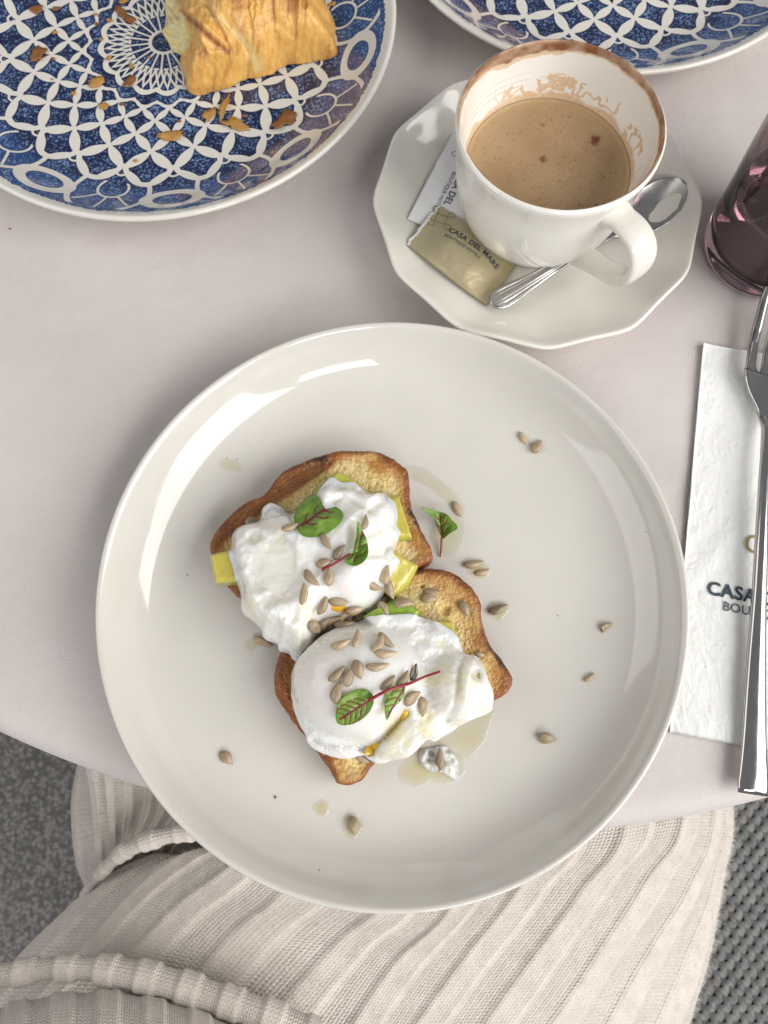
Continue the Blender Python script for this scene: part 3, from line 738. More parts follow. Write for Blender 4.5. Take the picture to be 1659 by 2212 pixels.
def plate_mesh(ts, f0, f1, thick, n=9, dish=0., k=None):
    top = []; bot = []
    for t in ts:
        c = h0+fd*Lh*t; a_, b_ = f0(t), f1(t)
        for k in range(n):
            s = k/(n-1); x = a_+(b_-a_)*s; e_ = 1-(2*s-1)**4
            if k is not None: e_ = e_+(1-e_)*(1-sst(TS, TS+.06, t))*(0 if (k == 0 and s < .5) or (k == 3 and s > .5) else 1)
            z = head_z(t)+dish*(x/.0138)**2*np.sin(np.pi*min(1, t/.6))
            p = c+fs*x; top.append((p[0], p[1], z+thick*(.35+.65*e_))); bot.append((p[0], p[1], z-thick*.3*e_))
    nt = len(ts); m0 = nt*n; V = np.array(top+bot)
    F = grid_faces(nt, n)[:, ::-1].tolist()+(grid_faces(nt, n)+m0).tolist()
    rimi = [i*n for i in range(nt)]+[(nt-1)*n+j for j in range(1, n)]+[i*n+n-1 for i in range(nt-2, -1, -1)]+[j for j in range(n-2, 0, -1)]
    drop_ = (lambda i: i//n == (0 if k is not None else nt-1))
    F += [[a_, b_, b_+m0, a_+m0] for a_, b_ in zip(rimi, rimi[1:]+rimi[:1]) if not (drop_(a_) and drop_(b_))]
    return V, F
TS = .31
V, F = plate_mesh(np.linspace(0, TS, 26), lambda t: -head_w(t), lambda t: head_w(t), .0016, 25, .0022); mesh('head', V, F, MT['steel'], fk)
for k in range(4):
    a0 = lambda t, k=k: -head_w(t)+(2*head_w(t)/4)*k+(.0011*sst(TS, TS+.03, t) if k else 0)
    a1 = lambda t, k=k: -head_w(t)+(2*head_w(t)/4)*(k+1)-(.0011*sst(TS, TS+.03, t) if k < 3 else 0)
    mid = lambda t: (a0(t)+a1(t))/2
    b0 = lambda t: mid(t)+(a0(t)-mid(t))*np.interp(t, [0, .8, .96, 1], [1, .8, .55, .25]); b1 = lambda t: mid(t)+(a1(t)-mid(t))*np.interp(t, [0, .8, .96, 1], [1, .8, .55, .25])
    V, F = plate_mesh(np.linspace(TS, 1, 30), b0, b1, .0016, 9, .0022, k); mesh('tine', V, F, MT['steel'], fk)

# ================================================================== FOOD ON THE WHITE PLATE
def c3w(pts, z): return np.array([px(*c3(*p), z) for p in pts])
ZF = .0064
def toast(name, label, pts, ctr3, zt, sidepush, seed, holes):
    O = c3w(pts, zt); ctr = c3w([ctr3], zt)[0]
    def top(X, Y, rho, th):
        z = np.full(X.shape, zt)-.0014*np.clip((rho-.94)/.06, 0, 1)**2.2+.0006*sst(.86, .94, rho)
        w = worley(X*560, Y*560, seed); w2 = worley(X*290, Y*290, seed+1)
        pore = -.0004*sst(.42, .12, w)-.0007*sst(.30, .12, w2)*sst(-.2, .4, fbm(X*90, Y*90, o=2, s=seed+3))
        for hx, hy, hr in holes:
            cx, cy = unc3(X, Y, zt); pore = pore-.0022*sst(hr, hr*.5, np.hypot(cx-hx, cy-hy)+8*fbm(cx/14, cy/14, o=2, s=seed))
        z = z+pore*sst(.985, .90, rho)+.0008*fbm(X*60, Y*60, o=3, s=seed)+.0003*fbm(X*400, Y*400, o=2, s=seed+4)
        return z
    V, F, rr_ = polar(O, ctr, top, lambda x, y: np.full(np.shape(x), ZF+.0002), 110, 420, 10, .012, 6, lambda th: .012*fbm(np.cos(th)*6, np.sin(th)*6, o=3, s=seed)+.006*fbm(np.cos(th)*40, np.sin(th)*40, o=2, s=seed+2))
    X, Y = V[:, 0], V[:, 1]
    nz = fbm(X*110, Y*110, o=3, s=seed+7)
    crust = np.clip(sst(.915, .98, rr_+.05*nz)+.75*sst(.45, .9, sidepush(*unc3(X, Y, zt))+.35*nz), 0, 1)
    cx, cy = unc3(X, Y, zt)
    tst = np.clip(.85*sst(.72, .95, rr_+.10*nz)+sidepush(cx, cy)+.22*nz, 0, 1)
    side = rr_ > 1.02
    V = V.copy(); V[side, :2] += (.0006*fbm(X[side]*300, V[side, 2]*300, Y[side]*300, o=3, s=seed))[:, None]
    o = mesh(name, V, F, MT['bread'], loc=(ctr[0], ctr[1], ZF), attrs={'crust': crust, 'toast': tst}); tag(o, label, 'toast', 'slices of toast'); add_surf(V, F)
    return V, F
T1 = toast('toast_slice', 'toasted bread slice with charred crust under the ruffled poached egg',
      [(112, 600), (122, 525), (190, 440), (280, 365), (360, 330), (440, 230), (560, 170), (700, 125), (820, 118), (920, 130), (1010, 185), (1046, 230), (1050, 330), (1062, 400), (1110, 500), (1156, 590), (1148, 640), (1080, 680), (960, 740), (800, 830), (600, 900), (400, 890), (250, 812), (175, 740)],
      (600, 520), .0225, lambda x, y: sst(88, 30, (x-120)*.57+(y-525)*.82)*sst(800, 660, x), 3, [])
T2 = toast('toast_slice', 'toasted bread slice under the smooth cracked poached egg',
      [(1010, 700), (1070, 688), (1150, 680), (1235, 692), (1320, 750), (1385, 830), (1396, 930), (1442, 1050), (1500, 1130), (1540, 1205), (1518, 1265), (1455, 1305), (1250, 1420), (1010, 1530), (880, 1612), (830, 1680), (770, 1706), (718, 1700), (685, 1650), (620, 1560), (545, 1462), (480, 1370), (428, 1290), (408, 1220), (420, 1130), (450, 1075), (560, 990), (720, 860), (880, 740)],
      (940, 1180), .0215, lambda x, y: .9*sst(545, 470, x), 8, [(1225, 880, 26), (1110, 765, 12)])
# avocado chunks
def avocado(label, pts, z0, z1, green, seed, tilt=(0, 0)):
    zt = z1; O = c3w(pts, zt); ctr = O.mean(0)
    def top(X, Y, rho, th): return zt-.0018*np.clip((rho-.74)/.26, 0, 1)**2.2+tilt[0]*(X-ctr[0])+tilt[1]*(Y-ctr[1])+.0004*fbm(X*200, Y*200, o=2, s=seed)
    th, Rr = star(np.vstack([np.linspace(a, b, 14, endpoint=False) for a, b in zip(O, np.roll(O, -1, 0))]), ctr, 120, 0)
    dense = np.stack([ctr[0]+Rr*np.cos(th), ctr[1]+Rr*np.sin(th)], -1)
    V, F, rr_ = polar(dense, ctr, top, lambda x, y: np.full(np.shape(x), z0), 20, 120, 6, 0, 0, None, -.03)
    gx = green(*unc3(V[:, 0], V[:, 1], zt))+.15*fbm(V[:, 0]*120, V[:, 1]*120, o=2, s=seed)
    o = mesh('avocado_chunk', V, F, MT['avocado'], loc=(ctr[0], ctr[1], z0), attrs={'green': np.clip(gx+.35*(rr_ > 1.1)+.22*sst(.8, 1.05, rr_), 0, 1)})
    tag(o, label, 'avocado', 'avocado chunks'); add_surf(V, F)
avocado('yellow peppered avocado chunk jutting over the charred toast corner', [(100, 612), (190, 590), (300, 600), (310, 735), (128, 745)], .0228, .0325, lambda x, y: 0*x+.0, 1)
avocado('avocado chunk between ruffled egg and the toast top crust', [(605, 310), (650, 262), (712, 214), (800, 260), (830, 300), (790, 380), (640, 380)], .0228, .0310, lambda x, y: sst(700, 620, x+.5*(y-260))*.9+.25, 2)
avocado('narrow yellow avocado strip along the right side of the ruffled egg', [(940, 330), (1000, 328), (1066, 530), (960, 535)], .0228, .0295, lambda x, y: 0*x+.02, 3)
avocado('thick yellow avocado wedge between the two toast slices', [(960, 590), (1096, 660), (1052, 745), (978, 812), (900, 760), (900, 640)], .0228, .0330, lambda x, y: 0*x+.05, 4, (-.25, .25))
avocado('green avocado piece with a seed on it beside the smooth egg', [(930, 850), (1010, 808), (1102, 880), (1070, 960), (950, 950)], .0220, .0300, lambda x, y: 0*x+.95, 5)
avocado('small green avocado corner wedged between both eggs', [(830, 905), (912, 858), (950, 910), (900, 970)], .0220, .0330, lambda x, y: 0*x+1., 6)
avocado('yellow avocado sliver beside the smooth egg on toast crumb', [(1160, 925), (1250, 928), (1275, 985), (1290, 1022), (1200, 1040)], .0218, .0285, lambda x, y: 0*x+.12, 7)
avocado('green avocado tip under the smooth egg next to ruffled egg', [(500, 1110), (565, 1068), (600, 1120), (530, 1165)], .0218, .0280, lambda x, y: 0*x+.9, 8)
BVH_T = make_bvh(SURF[1:2]+SURF[-10:])

# poached eggs
def el(x, y, cx, cy, rx, ry, a=0.):
    c, s = math.cos(R_(a)), math.sin(R_(a)); dx, dy = x-cx, y-cy
    return np.hypot((dx*c+dy*s)/rx, (-dx*s+dy*c)/ry)
def segd(x, y, P):
    d = np.full(np.shape(x), 1e9)
    for (x0, y0), (x1, y1) in zip(P[:-1], P[1:]):
        t = np.clip(((x-x0)*(x1-x0)+(y-y0)*(y1-y0))/((x1-x0)**2+(y1-y0)**2), 0, 1); d = np.minimum(d, np.hypot(x-x0-t*(x1-x0), y-y0-t*(y1-y0)))
    return d
E1 = [(200, 510), (240, 465), (330, 440), (345, 380), (385, 352), (440, 375), (470, 405), (520, 390), (560, 350), (610, 330), (640, 290), (685, 252), (730, 275), (790, 275), (830, 300), (900, 310), (930, 305), (960, 345), (985, 370), (995, 430), (990, 470), (1008, 510), (985, 570), (975, 620), (1003, 650), (985, 680), (965, 720), (945, 760), (910, 820), (860, 872), (780, 895), (700, 925), (640, 955), (600, 1010), (580, 1050), (540, 1080), (520, 1115), (490, 1105), (470, 1075), (425, 1060), (415, 1030), (350, 1000), (340, 960), (290, 910), (245, 870), (240, 800), (225, 700), (200, 610)]
E2 = [(485, 1230), (490, 1180), (520, 1120), (580, 1060), (650, 1000), (740, 950), (850, 915), (960, 900), (1080, 900), (1180, 930), (1250, 970), (1290, 1020), (1320, 1080), (1370, 1090), (1410, 1130), (1420, 1200), (1450, 1260), (1455, 1320), (1440, 1360), (1340, 1400), (1230, 1470), (1170, 1500), (1130, 1490), (1060, 1560), (1010, 1580), (960, 1600), (905, 1610), (860, 1590), (830, 1570), (760, 1585), (700, 1580), (630, 1555), (570, 1520), (555, 1470), (530, 1430), (500, 1350), (485, 1280)]
ZE = .035
BVH_AV = make_bvh(SURF[-8:])
def drape(X, Y, z):
    if X.size < 4: return z
    a = np.array([(down(BVH_AV, p, q) or 0.) for p, q in zip(X.ravel(), Y.ravel())]).reshape(X.shape)
    need = np.maximum(0, np.where(a > 0, a+.0012-z, 0)); l = need.copy()
    for k in range(10):
        l = (np.roll(l, 2, 1)+np.roll(l, -2, 1)+np.vstack([l[2:], l[-1:], l[-1:]])+np.vstack([l[:1], l[:1], l[:-2]])+2*l)/6; l = np.maximum(l, need)
    return z+l
def egg1_top(X, Y, rho, th):
    x, y = unc3(X, Y, ZE)
    dome = .0225+.0255*np.clip(1-rho**2.7, 0, 1)**.60
    wx, wy = x+40*fbm(x/120, y/120, o=2, s=1), y+40*fbm(x/120+9, y/120, o=2, s=2)
    filmm = sst(1.25, .55, el(x, y, 425, 690, 140, 165, 15)+.35*fbm(x/80, y/80, o=3, s=6))
    d = np.zeros_like(x)
    d = d+.0027*(1-filmm)*(ridged(wx/270, wy/270, 2, 5)-.25)*.9
    d = d+.0013*(1-filmm)*(ridged(wx/110, wy/110, 2, 8)-.3)*(.12+.88*np.maximum(sst(420, 250, y-.1*x), sst(820, 980, y+.2*(500-x))))
    d = d+.0006*(1-.8*filmm)*fbm(x/44, y/44, o=3, s=9)
    d = d-.0028*filmm+.0007*filmm*ridged(x/150+y/400, y/60, 2, 19)-.0026*sst(.5, 1.0, el(x, y, 330, 545, 60, 50))*0
    d = d-.0035*sst(1.0, .3, el(x, y, 330, 545, 55, 45))
    d = d+.0050*np.exp(-(segd(x, y, [(240, 560), (280, 720), (330, 860), (430, 920), (560, 1000)])/34)**2)*(.7+.5*fbm(x/50, y/50, o=2, s=12))
    d = d+.0038*np.exp(-(segd(x, y, [(330, 880), (470, 900), (600, 800)])/26)**2)*.5
    d = d+.0050*sst(1., .2, el(x, y, 810, 740, 150, 125, -30))
    d = d+.0035*np.exp(-(segd(x, y, [(640, 330), (760, 330), (930, 350), (970, 470)])/40)**2)
    d = d-.0026*np.exp(-(segd(x, y, [(700, 380), (740, 350), (860, 420)])/16)**2)
    d = d-.005*sst(700, 470, x)*sst(900, 1100, y)
    low = sst(1.25, .6, el(x, y, 405, 395, 75, 60)); d = d-.006*low*(1-sst(430, 470, y))
    lump = (.0008*ridged(x/30, y/30, 2, 15))*sst(.78, .97, rho)
    edge = sst(1., .86, rho)
    z = dome+d*np.clip(edge*1.3, 0, 1)+lump*edge
    return drape(X, Y, np.maximum(z, .0242+.0*rho))
def egg2_top(X, Y, rho, th):
    x, y = unc3(X, Y, ZE)
    e = el(x, y, 810, 1215, 335, 290, 12)
    main = .0225+.0275*np.clip(1-e**2.6, 0, 1)**.55
    skirt = .0225+.0100*np.clip(1-rho**5, 0, 1)**.6
    lobe_ = .0225+.0180*np.clip(1-el(x, y, 1300, 1250, 165, 190, -30)**2.4, 0, 1)**.6
    low = .0225+.0165*np.clip(1-el(x, y, 980, 1470, 300, 125, 25)**2.4, 0, 1)**.6
    k = 450.
    z = np.log(np.exp(main*k)+np.exp(skirt*k)+np.exp(lobe_*k)+np.exp(low*k))/k
    wx, wy = x+40*fbm(x/110, y/110, o=2, s=41), y+40*fbm(x/110+5, y/110, o=2, s=42)
    rough = sst(.80, 1.15, e); rr2 = np.maximum(rough, sst(1020, 1180, x))
    d = .0019*rr2*(ridged(wx/150, wy/140, 2, 44)-.35)+.0008*(.18+.82*rr2)*fbm(x/50, y/44, o=3, s=45)+.0003*(.3+.7*rr2)*fbm(x/16, y/16, o=2, s=46)
    d = d-.0030*np.exp(-(segd(x, y, [(1330, 1070), (1290, 1160), (1280, 1280), (1240, 1400)])/17)**2)
    d = d+.0025*np.exp(-(segd(x, y, [(1360, 1110), (1320, 1200), (1310, 1300)])/14)**2)
    d = d-.0030*np.exp(-(segd(x, y, [(560, 1490), (640, 1520), (780, 1530), (850, 1545)])/15)**2)
    d = d-.0095*np.exp(-(segd(x, y, [(1030, 1365), (985, 1430), (930, 1490), (850, 1555)])/30)**2)
    d = d-.003*sst(1., .3, el(x, y, 1370, 1180, 45, 40))
    edge = sst(1., .88, rho)
    return drape(X, Y, np.maximum(z+d*np.clip(edge*1.3, 0, 1)+.0010*ridged(x/24, y/24, 2, 55)*edge*sst(.75, .95, rho), .0238))
def egg(name, label, outl, ctr3, topf, seed):
    O = c3w(outl, ZE-.004); ctr = c3w([ctr3], ZE-.004)[0]
    def bot(x, y):
        z = np.array([(down(BVH_T, a, b) or ZF) for a, b in zip(np.ravel(x), np.ravel(y))])
        return np.minimum(np.maximum(z+.0004, ZF+.010), .0236)
    V, F, rr_ = polar(O, ctr, topf, bot, 170, 540, 8, .018, 5, lambda th: .010*fbm(np.cos(th)*9, np.sin(th)*9, o=3, s=seed), .02)
    return V, F, rr_, ctr
V, F, rr_, ctr = egg('e', '', E1, (600, 690), egg1_top, 3)
x, y = unc3(V[:, 0], V[:, 1], ZE)
film_ = sst(1.25, .55, el(x, y, 425, 690, 140, 165, 15)+.35*fbm(x/80, y/80, o=3, s=6))
oil_ = sst(.2, .6, fbm(x/120, y/120, o=3, s=66))*.6
pink = .75*sst(1.1, .3, el(x, y, 790, 780, 75, 62))
eg1 = put('poached_egg', (ctr[0], ctr[1], .0228)); tag(eg1, 'poached egg with ruffled white and closed yolk on the charred toast', 'poached egg', 'poached eggs')
mesh('egg_white', V, F, MT['egg'], eg1, attrs={'film': film_, 'oil': oil_, 'pink': pink}); add_surf(V, F); EG1 = (V, F)
V, F, rr_, ctr = egg('e', '', E2, (880, 1270), egg2_top, 9)
x, y = unc3(V[:, 0], V[:, 1], ZE)
oil_ = np.clip(sst(.1, .5, fbm(x/90, y/90, o=3, s=67))*sst(880, 1100, x+.4*(y-1200)), 0, 1)
pink = .30*sst(1.2, .4, el(x, y, 680, 1220, 190, 190))
eg2 = put('poached_egg', (ctr[0], ctr[1], .0220)); tag(eg2, 'smooth domed poached egg split open with runny yolk showing', 'poached egg', 'poached eggs')
mesh('egg_white', V, F, MT['egg'], eg2, attrs={'film': 0*oil_, 'oil': oil_, 'pink': pink}); add_surf(V, F); EG2 = (V, F)
BVH_E1, BVH_E2 = make_bvh([EG1]), make_bvh([EG2])
def yolk_patch(pts, ctr3, bvh, m, parent, h, seed):
    O = []; 
    for p in pts:
        q, _ = hit(bvh, *c3(*p)); O.append(q)
    O = np.array(O); c, _ = hit(bvh, *c3(*ctr3))
    def top(X, Y, rho, th):
        zz = np.array([(down(bvh, a, b) or c[2]) for a, b in zip(X.ravel(), Y.ravel())]).reshape(X.shape)
        return zz+h*np.clip(1-rho**2.5, 0, 1)**.6-.0004*rho
    V, F, r2 = polar(O, c, top, lambda x, y: np.array([(down(bvh, a, b) or c[2])-.001 for a, b in zip(x, y)]), 16, 64, 2, 0, 6, lambda th: .22*fbm(np.cos(th)*3, np.sin(th)*3, o=3, s=seed))
    mesh('yolk', V, F, m, parent)
yolk_patch([(683, 850), (720, 845), (752, 860), (748, 885), (705, 890), (680, 878)], (716, 868), BVH_E1, MT['yolk'], eg1, .0009, 1)
def yolk_pool(line, half, rise):
    zs_ = [hit(BVH_E2, *c3(*p))[0][2] for p in line]; z0 = np.mean(zs_)+rise
    P = np.array([px(*c3(*p), z0) for p in line]); P = smooth_prof(P, 6); P[:, 2] = np.interp(np.linspace(0, 1, len(P)), np.linspace(0, 1, len(zs_)), np.array(zs_)+rise)
    V, F = sweep(P, np.sin(np.linspace(.10, math.pi-.10, len(P)))**.9*half, .0010, (0, 0, 1), 20)
    mesh('yolk', V, F, MT['yolk2'], eg2)
yolk_pool([(1040, 1352), (1010, 1398), (985, 1432), (945, 1474)], .0040, -.0007)
yolk_pool([(940, 1480), (910, 1508), (880, 1534), (838, 1562)], .0038, -.0007)
yolk_patch([(1378, 1165), (1392, 1180), (1385, 1212), (1372, 1195)], (1382, 1188), BVH_E2, MT['yolk2'], eg2, .0003, 4)
# little piece of set white that fell on the plate
sc_pts = [(1100, 1545), (1150, 1530), (1215, 1520), (1255, 1545), (1285, 1600), (1290, 1660), (1275, 1690), (1240, 1670), (1200, 1650), (1150, 1645), (1105, 1605)]
O = c3w(sc_pts, .010); ctr = c3w([(1195, 1600)], .010)[0]
def scrap_top(X, Y, rho, th):
    x, y = unc3(X, Y, .010); return .0070+.0040*np.clip(1-rho**3, 0, 1)**.5*(.55+.6*ridged(x/45, y/45, 2, 4))-.002*sst(1., .4, el(x, y, 1160, 1580, 40, 40))
V, F, _ = polar(O, ctr, scrap_top, lambda x, y: np.full(np.shape(x), ZF+.0002), 40, 160, 3, 0, 6, lambda th: .03*fbm(np.cos(th)*5, np.sin(th)*5, o=3, s=5))
so_ = mesh('egg_white_scrap', V, F, MT['egg'], loc=(ctr[0], ctr[1], ZF), attrs={'film': np.zeros(len(V)), 'oil': np.full(len(V), .45), 'pink': np.zeros(len(V))}); tag(so_, 'small scrap of set egg white lying in oil on the plate', 'egg white'); add_surf(V, F)

# ------------------------------------------------------------------ oil on the plate
BVH_PL = make_bvh([PLATE])
def oil(label, pts, h, ov=False, seed=0):
    f = (lambda *p: p) if ov else c3
    O = np.array([hit(BVH_PL, *f(*p))[0] for p in pts]); c = O.mean(0)
    def top(X, Y, rho, th):
        zz = np.array([(down(BVH_PL, a, b) or ZF) for a, b in zip(X.ravel(), Y.ravel())]).reshape(X.shape); return zz+.00005+h*np.clip(1-rho**2, 0, 1)**.5
    V, F, _ = polar(O, c, top, lambda x, y: np.array([(down(BVH_PL, a, b) or ZF)+.00003 for a, b in zip(x, y)]), 10, 72, 1, 0, 8, lambda th: .06*fbm(np.cos(th)*3, np.sin(th)*3, o=3, s=seed))
    keep = [q for q in F if max(q) < 1+10*72]; V = V[:1+10*72]
    rr9 = np.r_[0, np.repeat(1-(1-np.linspace(0, 1, 11)[1:])**1.5, 72)]; o = mesh('oil_puddle', V, keep, MT['oil'], loc=c, attrs={'thick': min(1., .25+h*900)*(1-rr9**3)*(.8+.4*fbm(V[:, 0]*120, V[:, 1]*120, o=2, s=seed))}); tag(o, label, 'oil', 'oil drops on the plate')
def blob(x, y, rx, ry, a=0, n=9, s=0):
    r = np.random.default_rng(s); return [(x+(rx*math.cos(t)*math.cos(R_(a))-ry*math.sin(t)*math.sin(R_(a)))*k, y+(rx*math.cos(t)*math.sin(R_(a))+ry*math.sin(t)*math.cos(R_(a)))*k) for t, k in zip(np.arange(n)/n*2*np.pi, r.uniform(.85, 1.15, n))]
oil('long thin oil streak leading from the toast crust to the loose leaf', [(1035, 190), (1110, 200), (1200, 260), (1290, 340), (1310, 420), (1260, 400), (1150, 300), (1050, 250)], .0003, seed=1)
oil('oil puddle under the loose red veined leaf', [(1190, 420), (1290, 430), (1310, 520), (1280, 600), (1200, 620), (1150, 560), (1160, 480)], .0004, seed=2)
oil('oil drop around two seeds touching each other on the plate', blob(1378, 685, 68, 42, 20, s=3), .0009, seed=3)
oil('round oil drop around a single seed near the toast', blob(1470, 878, 50, 46, 0, s=4), .0010, seed=4)
oil('oil puddle around the scrap of egg white', [(1000, 1620), (1080, 1560), (1180, 1520), (1290, 1560), (1315, 1640), (1250, 1700), (1150, 1690), (1090, 1720), (1010, 1690)], .0007, seed=5)
oil('faint oil smear below the split egg', [(1180, 1500), (1330, 1410), (1450, 1350), (1430, 1430), (1400, 1510), (1320, 1585), (1250, 1560)], .0004, seed=6)
oil('small round oil drop alone on the plate', blob(695, 1746, 17, 18, 0, s=7), .0012, True, 7)
oil('faint peppered oil spot beside the charred toast', blob(498, 1004, 26, 14, 10, s=8), .0003, True, 8)
oil('oil drop around a seed near the plate wall', blob(763, 1785, 20, 26, 0, s=9), .0012, True, 9)
oil('faint oil drop beside a seed under the ruffled egg', blob(300, 1045, 40, 28, 0, s=10), .0005, seed=10)

# ------------------------------------------------------------------ sunflower seeds
def seed_mesh(i):
    n, m = 18, 12; V = []
    for k in range(n+1):
        t = k/n; r = .5*(math.sin(math.pi*min(t**.82, 1)))**.75*(1.05-.30*t)*(1 if i != 1 else .93)
        for j in range(m):
            a = j/m*2*math.pi; lx = -.5+t; fl = 1+.06*math.cos(3*a+i)+.05*math.cos(2*a+5*t+i*2)
            by = (.0006, -.0005, .0002, -.0008, 0)[i]*math.sin(math.pi*t); bz = (.0003, -.0002, .0005, 0, -.0004)[i]*math.sin(math.pi*t)
            if i == 4: r = min(r, .36+.1*math.cos(a)) if t < .93 else r; lx = max(lx, -.22+.06*math.sin(2*a))
            V.append((lx*(.0080, .0084, .0075, .0088, .0080)[i], r*(.0052, .0047, .0054, .0044, .0052)[i]*math.cos(a)*fl+by, r*.0032*math.sin(a)*(1.15 if math.sin(a) > 0 else .8)*fl+bz))
    F = grid_faces(n+1, m, True).tolist()+[list(range(m)), list(range(n*m, n*m+m))[::-1]]
    me = bpy.data.meshes.new('sunflower_seed'); me.from_pydata(V, [], F); me.polygons.foreach_set('use_smooth', np.ones(len(me.polygons), bool)); return me
SM = []
for mi in range(2):
    for i in range(5): me = seed_mesh(i); me.materials.append(MT['seed'][mi]); SM.append(me)
hm = seed_mesh(1); hm.materials.append(MT['husk'])
BVH_ALL = make_bvh(SURF[1:])
seeds_placed = []
def seed(x, y, ang, label, sc_=1., mi=None, husk=False, ov=False, roll=None, lift=.42):
    roll = random.uniform(-28, 28) if roll is None else roll; lift *= random.uniform(.55, 1.)
    ox, oy = (x, y) if ov else c3(x, y)
    p, nrm = hit(BVH_ALL, ox, oy)
    if p is None: return
    q = px(ox+8*math.cos(R_(ang)), oy-8*math.sin(R_(ang)), p[2])-px(ox, oy, p[2])
    n_ = Vector(nrm); n_ = (n_+Vector((0, 0, .7))).normalized()
    d = Vector(q); d = (d-n_*d.dot(n_)).normalized(); b_ = n_.cross(d)
    me = hm if husk else SM[(random.choice((0, 0, 1, 1, 2, 2, 3, 3, 5, 6, 7, 8, 4)) if mi is None else mi)]
    o = bpy.data.objects.new('sunflower_seed', me); COL.objects.link(o)
    M_ = Matrix((d, b_, n_)).transposed().to_4x4()@Matrix.Rotation(R_(roll), 4, 'X')
    k = 1.09*sc_*random.uniform(.94, 1.08)
    o.matrix_world = Matrix.Translation(Vector(p)+n_*.0016*lift*k*2*.9)@M_@Matrix.Diagonal((k, k*random.uniform(.80, .98), k*random.uniform(.8, 1.0), 1))
    tag(o, label, 'seed', 'sunflower seeds on the egg plate')
    seeds_placed.append(p)
LG = 'sunflower seed in the pile between the two eggs'; LT = 'sunflower seed on the bare crumb of the toast'
for x, y, a, l in ((310, 462, 0, 'sunflower seed at the ruffled egg edge nearest the charred crust'), (485, 487, 30, 'sunflower seed tucked against the broad heart shaped leaf'), (660, 552, -60, 'sunflower seed between the heart shaped leaf and the folded leaf'),
                   (838, 462, 80, 'small broken sunflower seed at the pointed tip of the folded leaf'), (722, 605, 55, 'sunflower seed leaning against the folded leaf above its red stem'), (650, 657, 15, 'sunflower seed beside the cut end of the folded leaf stem'),
                   (592, 728, -50, 'slanting sunflower seed bordering the smooth film of the ruffled egg'), (675, 722, 88, 'sunflower seed on the ruffled egg aligned crosswise under the red stem'), (550, 800, 85, 'lone sunflower seed at the foot of the smooth film patch'),
                   (885, 760, -20, 'sunflower seed beside the pinkish yolk bulge of the ruffled egg'), (940, 712, 80, 'sunflower seed on the egg rim facing the thick avocado wedge'), (715, 830, -10, 'sunflower seed touching the orange yolk spot'), (637, 848, 70, 'sunflower seed short of the orange yolk spot, near the seed pile')):
    seed(x, y, a, l, .85 if (x, y) == (838, 462) else 1.)
for x, y, a, l in ((728, 1038, 20, 'flat lying sunflower seed of the pair on the dome of the smooth egg'), (798, 1015, 82, 'upright sunflower seed of the pair on the dome of the smooth egg'), (898, 1038, 60, 'sunflower seed in the cluster of three on the smooth egg, broadest'), (940, 1025, -50, 'sunflower seed in the cluster of three on the smooth egg, tilted'),
                   (940, 1081, 6, 'sunflower seed in the cluster of three on the smooth egg, level'), (900, 1140, 8, 'long sunflower seed alone between the cluster of three and the sprig'), (708, 1178, 42, 'slanting sunflower seed in the group of four above the veined leaf'), (808, 1160, -72, 'sunflower seed in the group of four closest to the lone long seed'),
                   (772, 1195, 70, 'middle sunflower seed in the group of four above the veined leaf'), (716, 1268, 76, 'sunflower seed touching the tip of the larger sprig leaf'), (948, 1220, 45, 'sunflower seed against the red stem of the sprig, larger'), (1015, 1205, 55, 'sunflower seed against the red stem of the sprig beside the husk'),
                   (1060, 1292, 30, 'sunflower seed beside the small sprig leaf, close to the stem'), (1103, 1335, -76, 'upright sunflower seed beside the yolk crack of the smooth egg'), (830, 1578, -30, 'small sunflower seed at the lower end of the yolk crack')):
    seed(x, y, a, l, .8 if y == 1578 else 1.)
seed(1068, 1172, 62, 'striped sunflower seed husk beside the red stem on the smooth egg', .9, husk=True)
for x, y, a, l in ((790, 868, 15, .7), (830, 906, 75, .8), (680, 915, 15, .5), (590, 957, -30, .5), (735, 905, 60, .4), (772, 918, -70, .5), (655, 972, 10, .3), (700, 948, -20, .3), (916, 828, 45, .5), (880, 866, 20, .5), (960, 778, -70, .5), (936, 880, -50, .5), (625, 1000, 60, .3), (600, 1025, 10, .3), (640, 935, 40, .6), (745, 950, 10, .4)):
    seed(x, y, a, LG, 1., random.randrange(5, 9) if y > 930 else None, lift=l)
for x, y, a, l in ((1160, 795, -4, 'sunflower seed of the touching pair on the toast crumb, next to the crust'), (1145, 829, 0, 'sunflower seed of the touching pair on the toast crumb, next to the avocado'), (1310, 874, -62, 'lone sunflower seed on the toast crumb beside the browned crust')): seed(x, y, a, l)
seed(1027, 850, 2, 'sunflower seed on top of the green avocado piece', 1.05)
seed(1388, 1088, -20, 'partly hidden sunflower seed fragment at the egg edge on the toast', .6)
seed(1280, 402, -62, 'sunflower seed in the oil above the loose leaf', .95)
seed(1355, 657, 10, 'sunflower seed touching a shorter one in an oil drop', 1.1); seed(1395, 697, 15, 'short sunflower seed touching a longer one in an oil drop', .85)
seed(1470, 870, 22, 'plump sunflower seed alone in a round oil drop', 1.08); seed(1192, 1585, 80, 'sunflower seed on the scrap of egg white', 1.1)
seed(360, 1028, -20, 'sunflower seed on the plate under the ruffled egg edge', 1.)
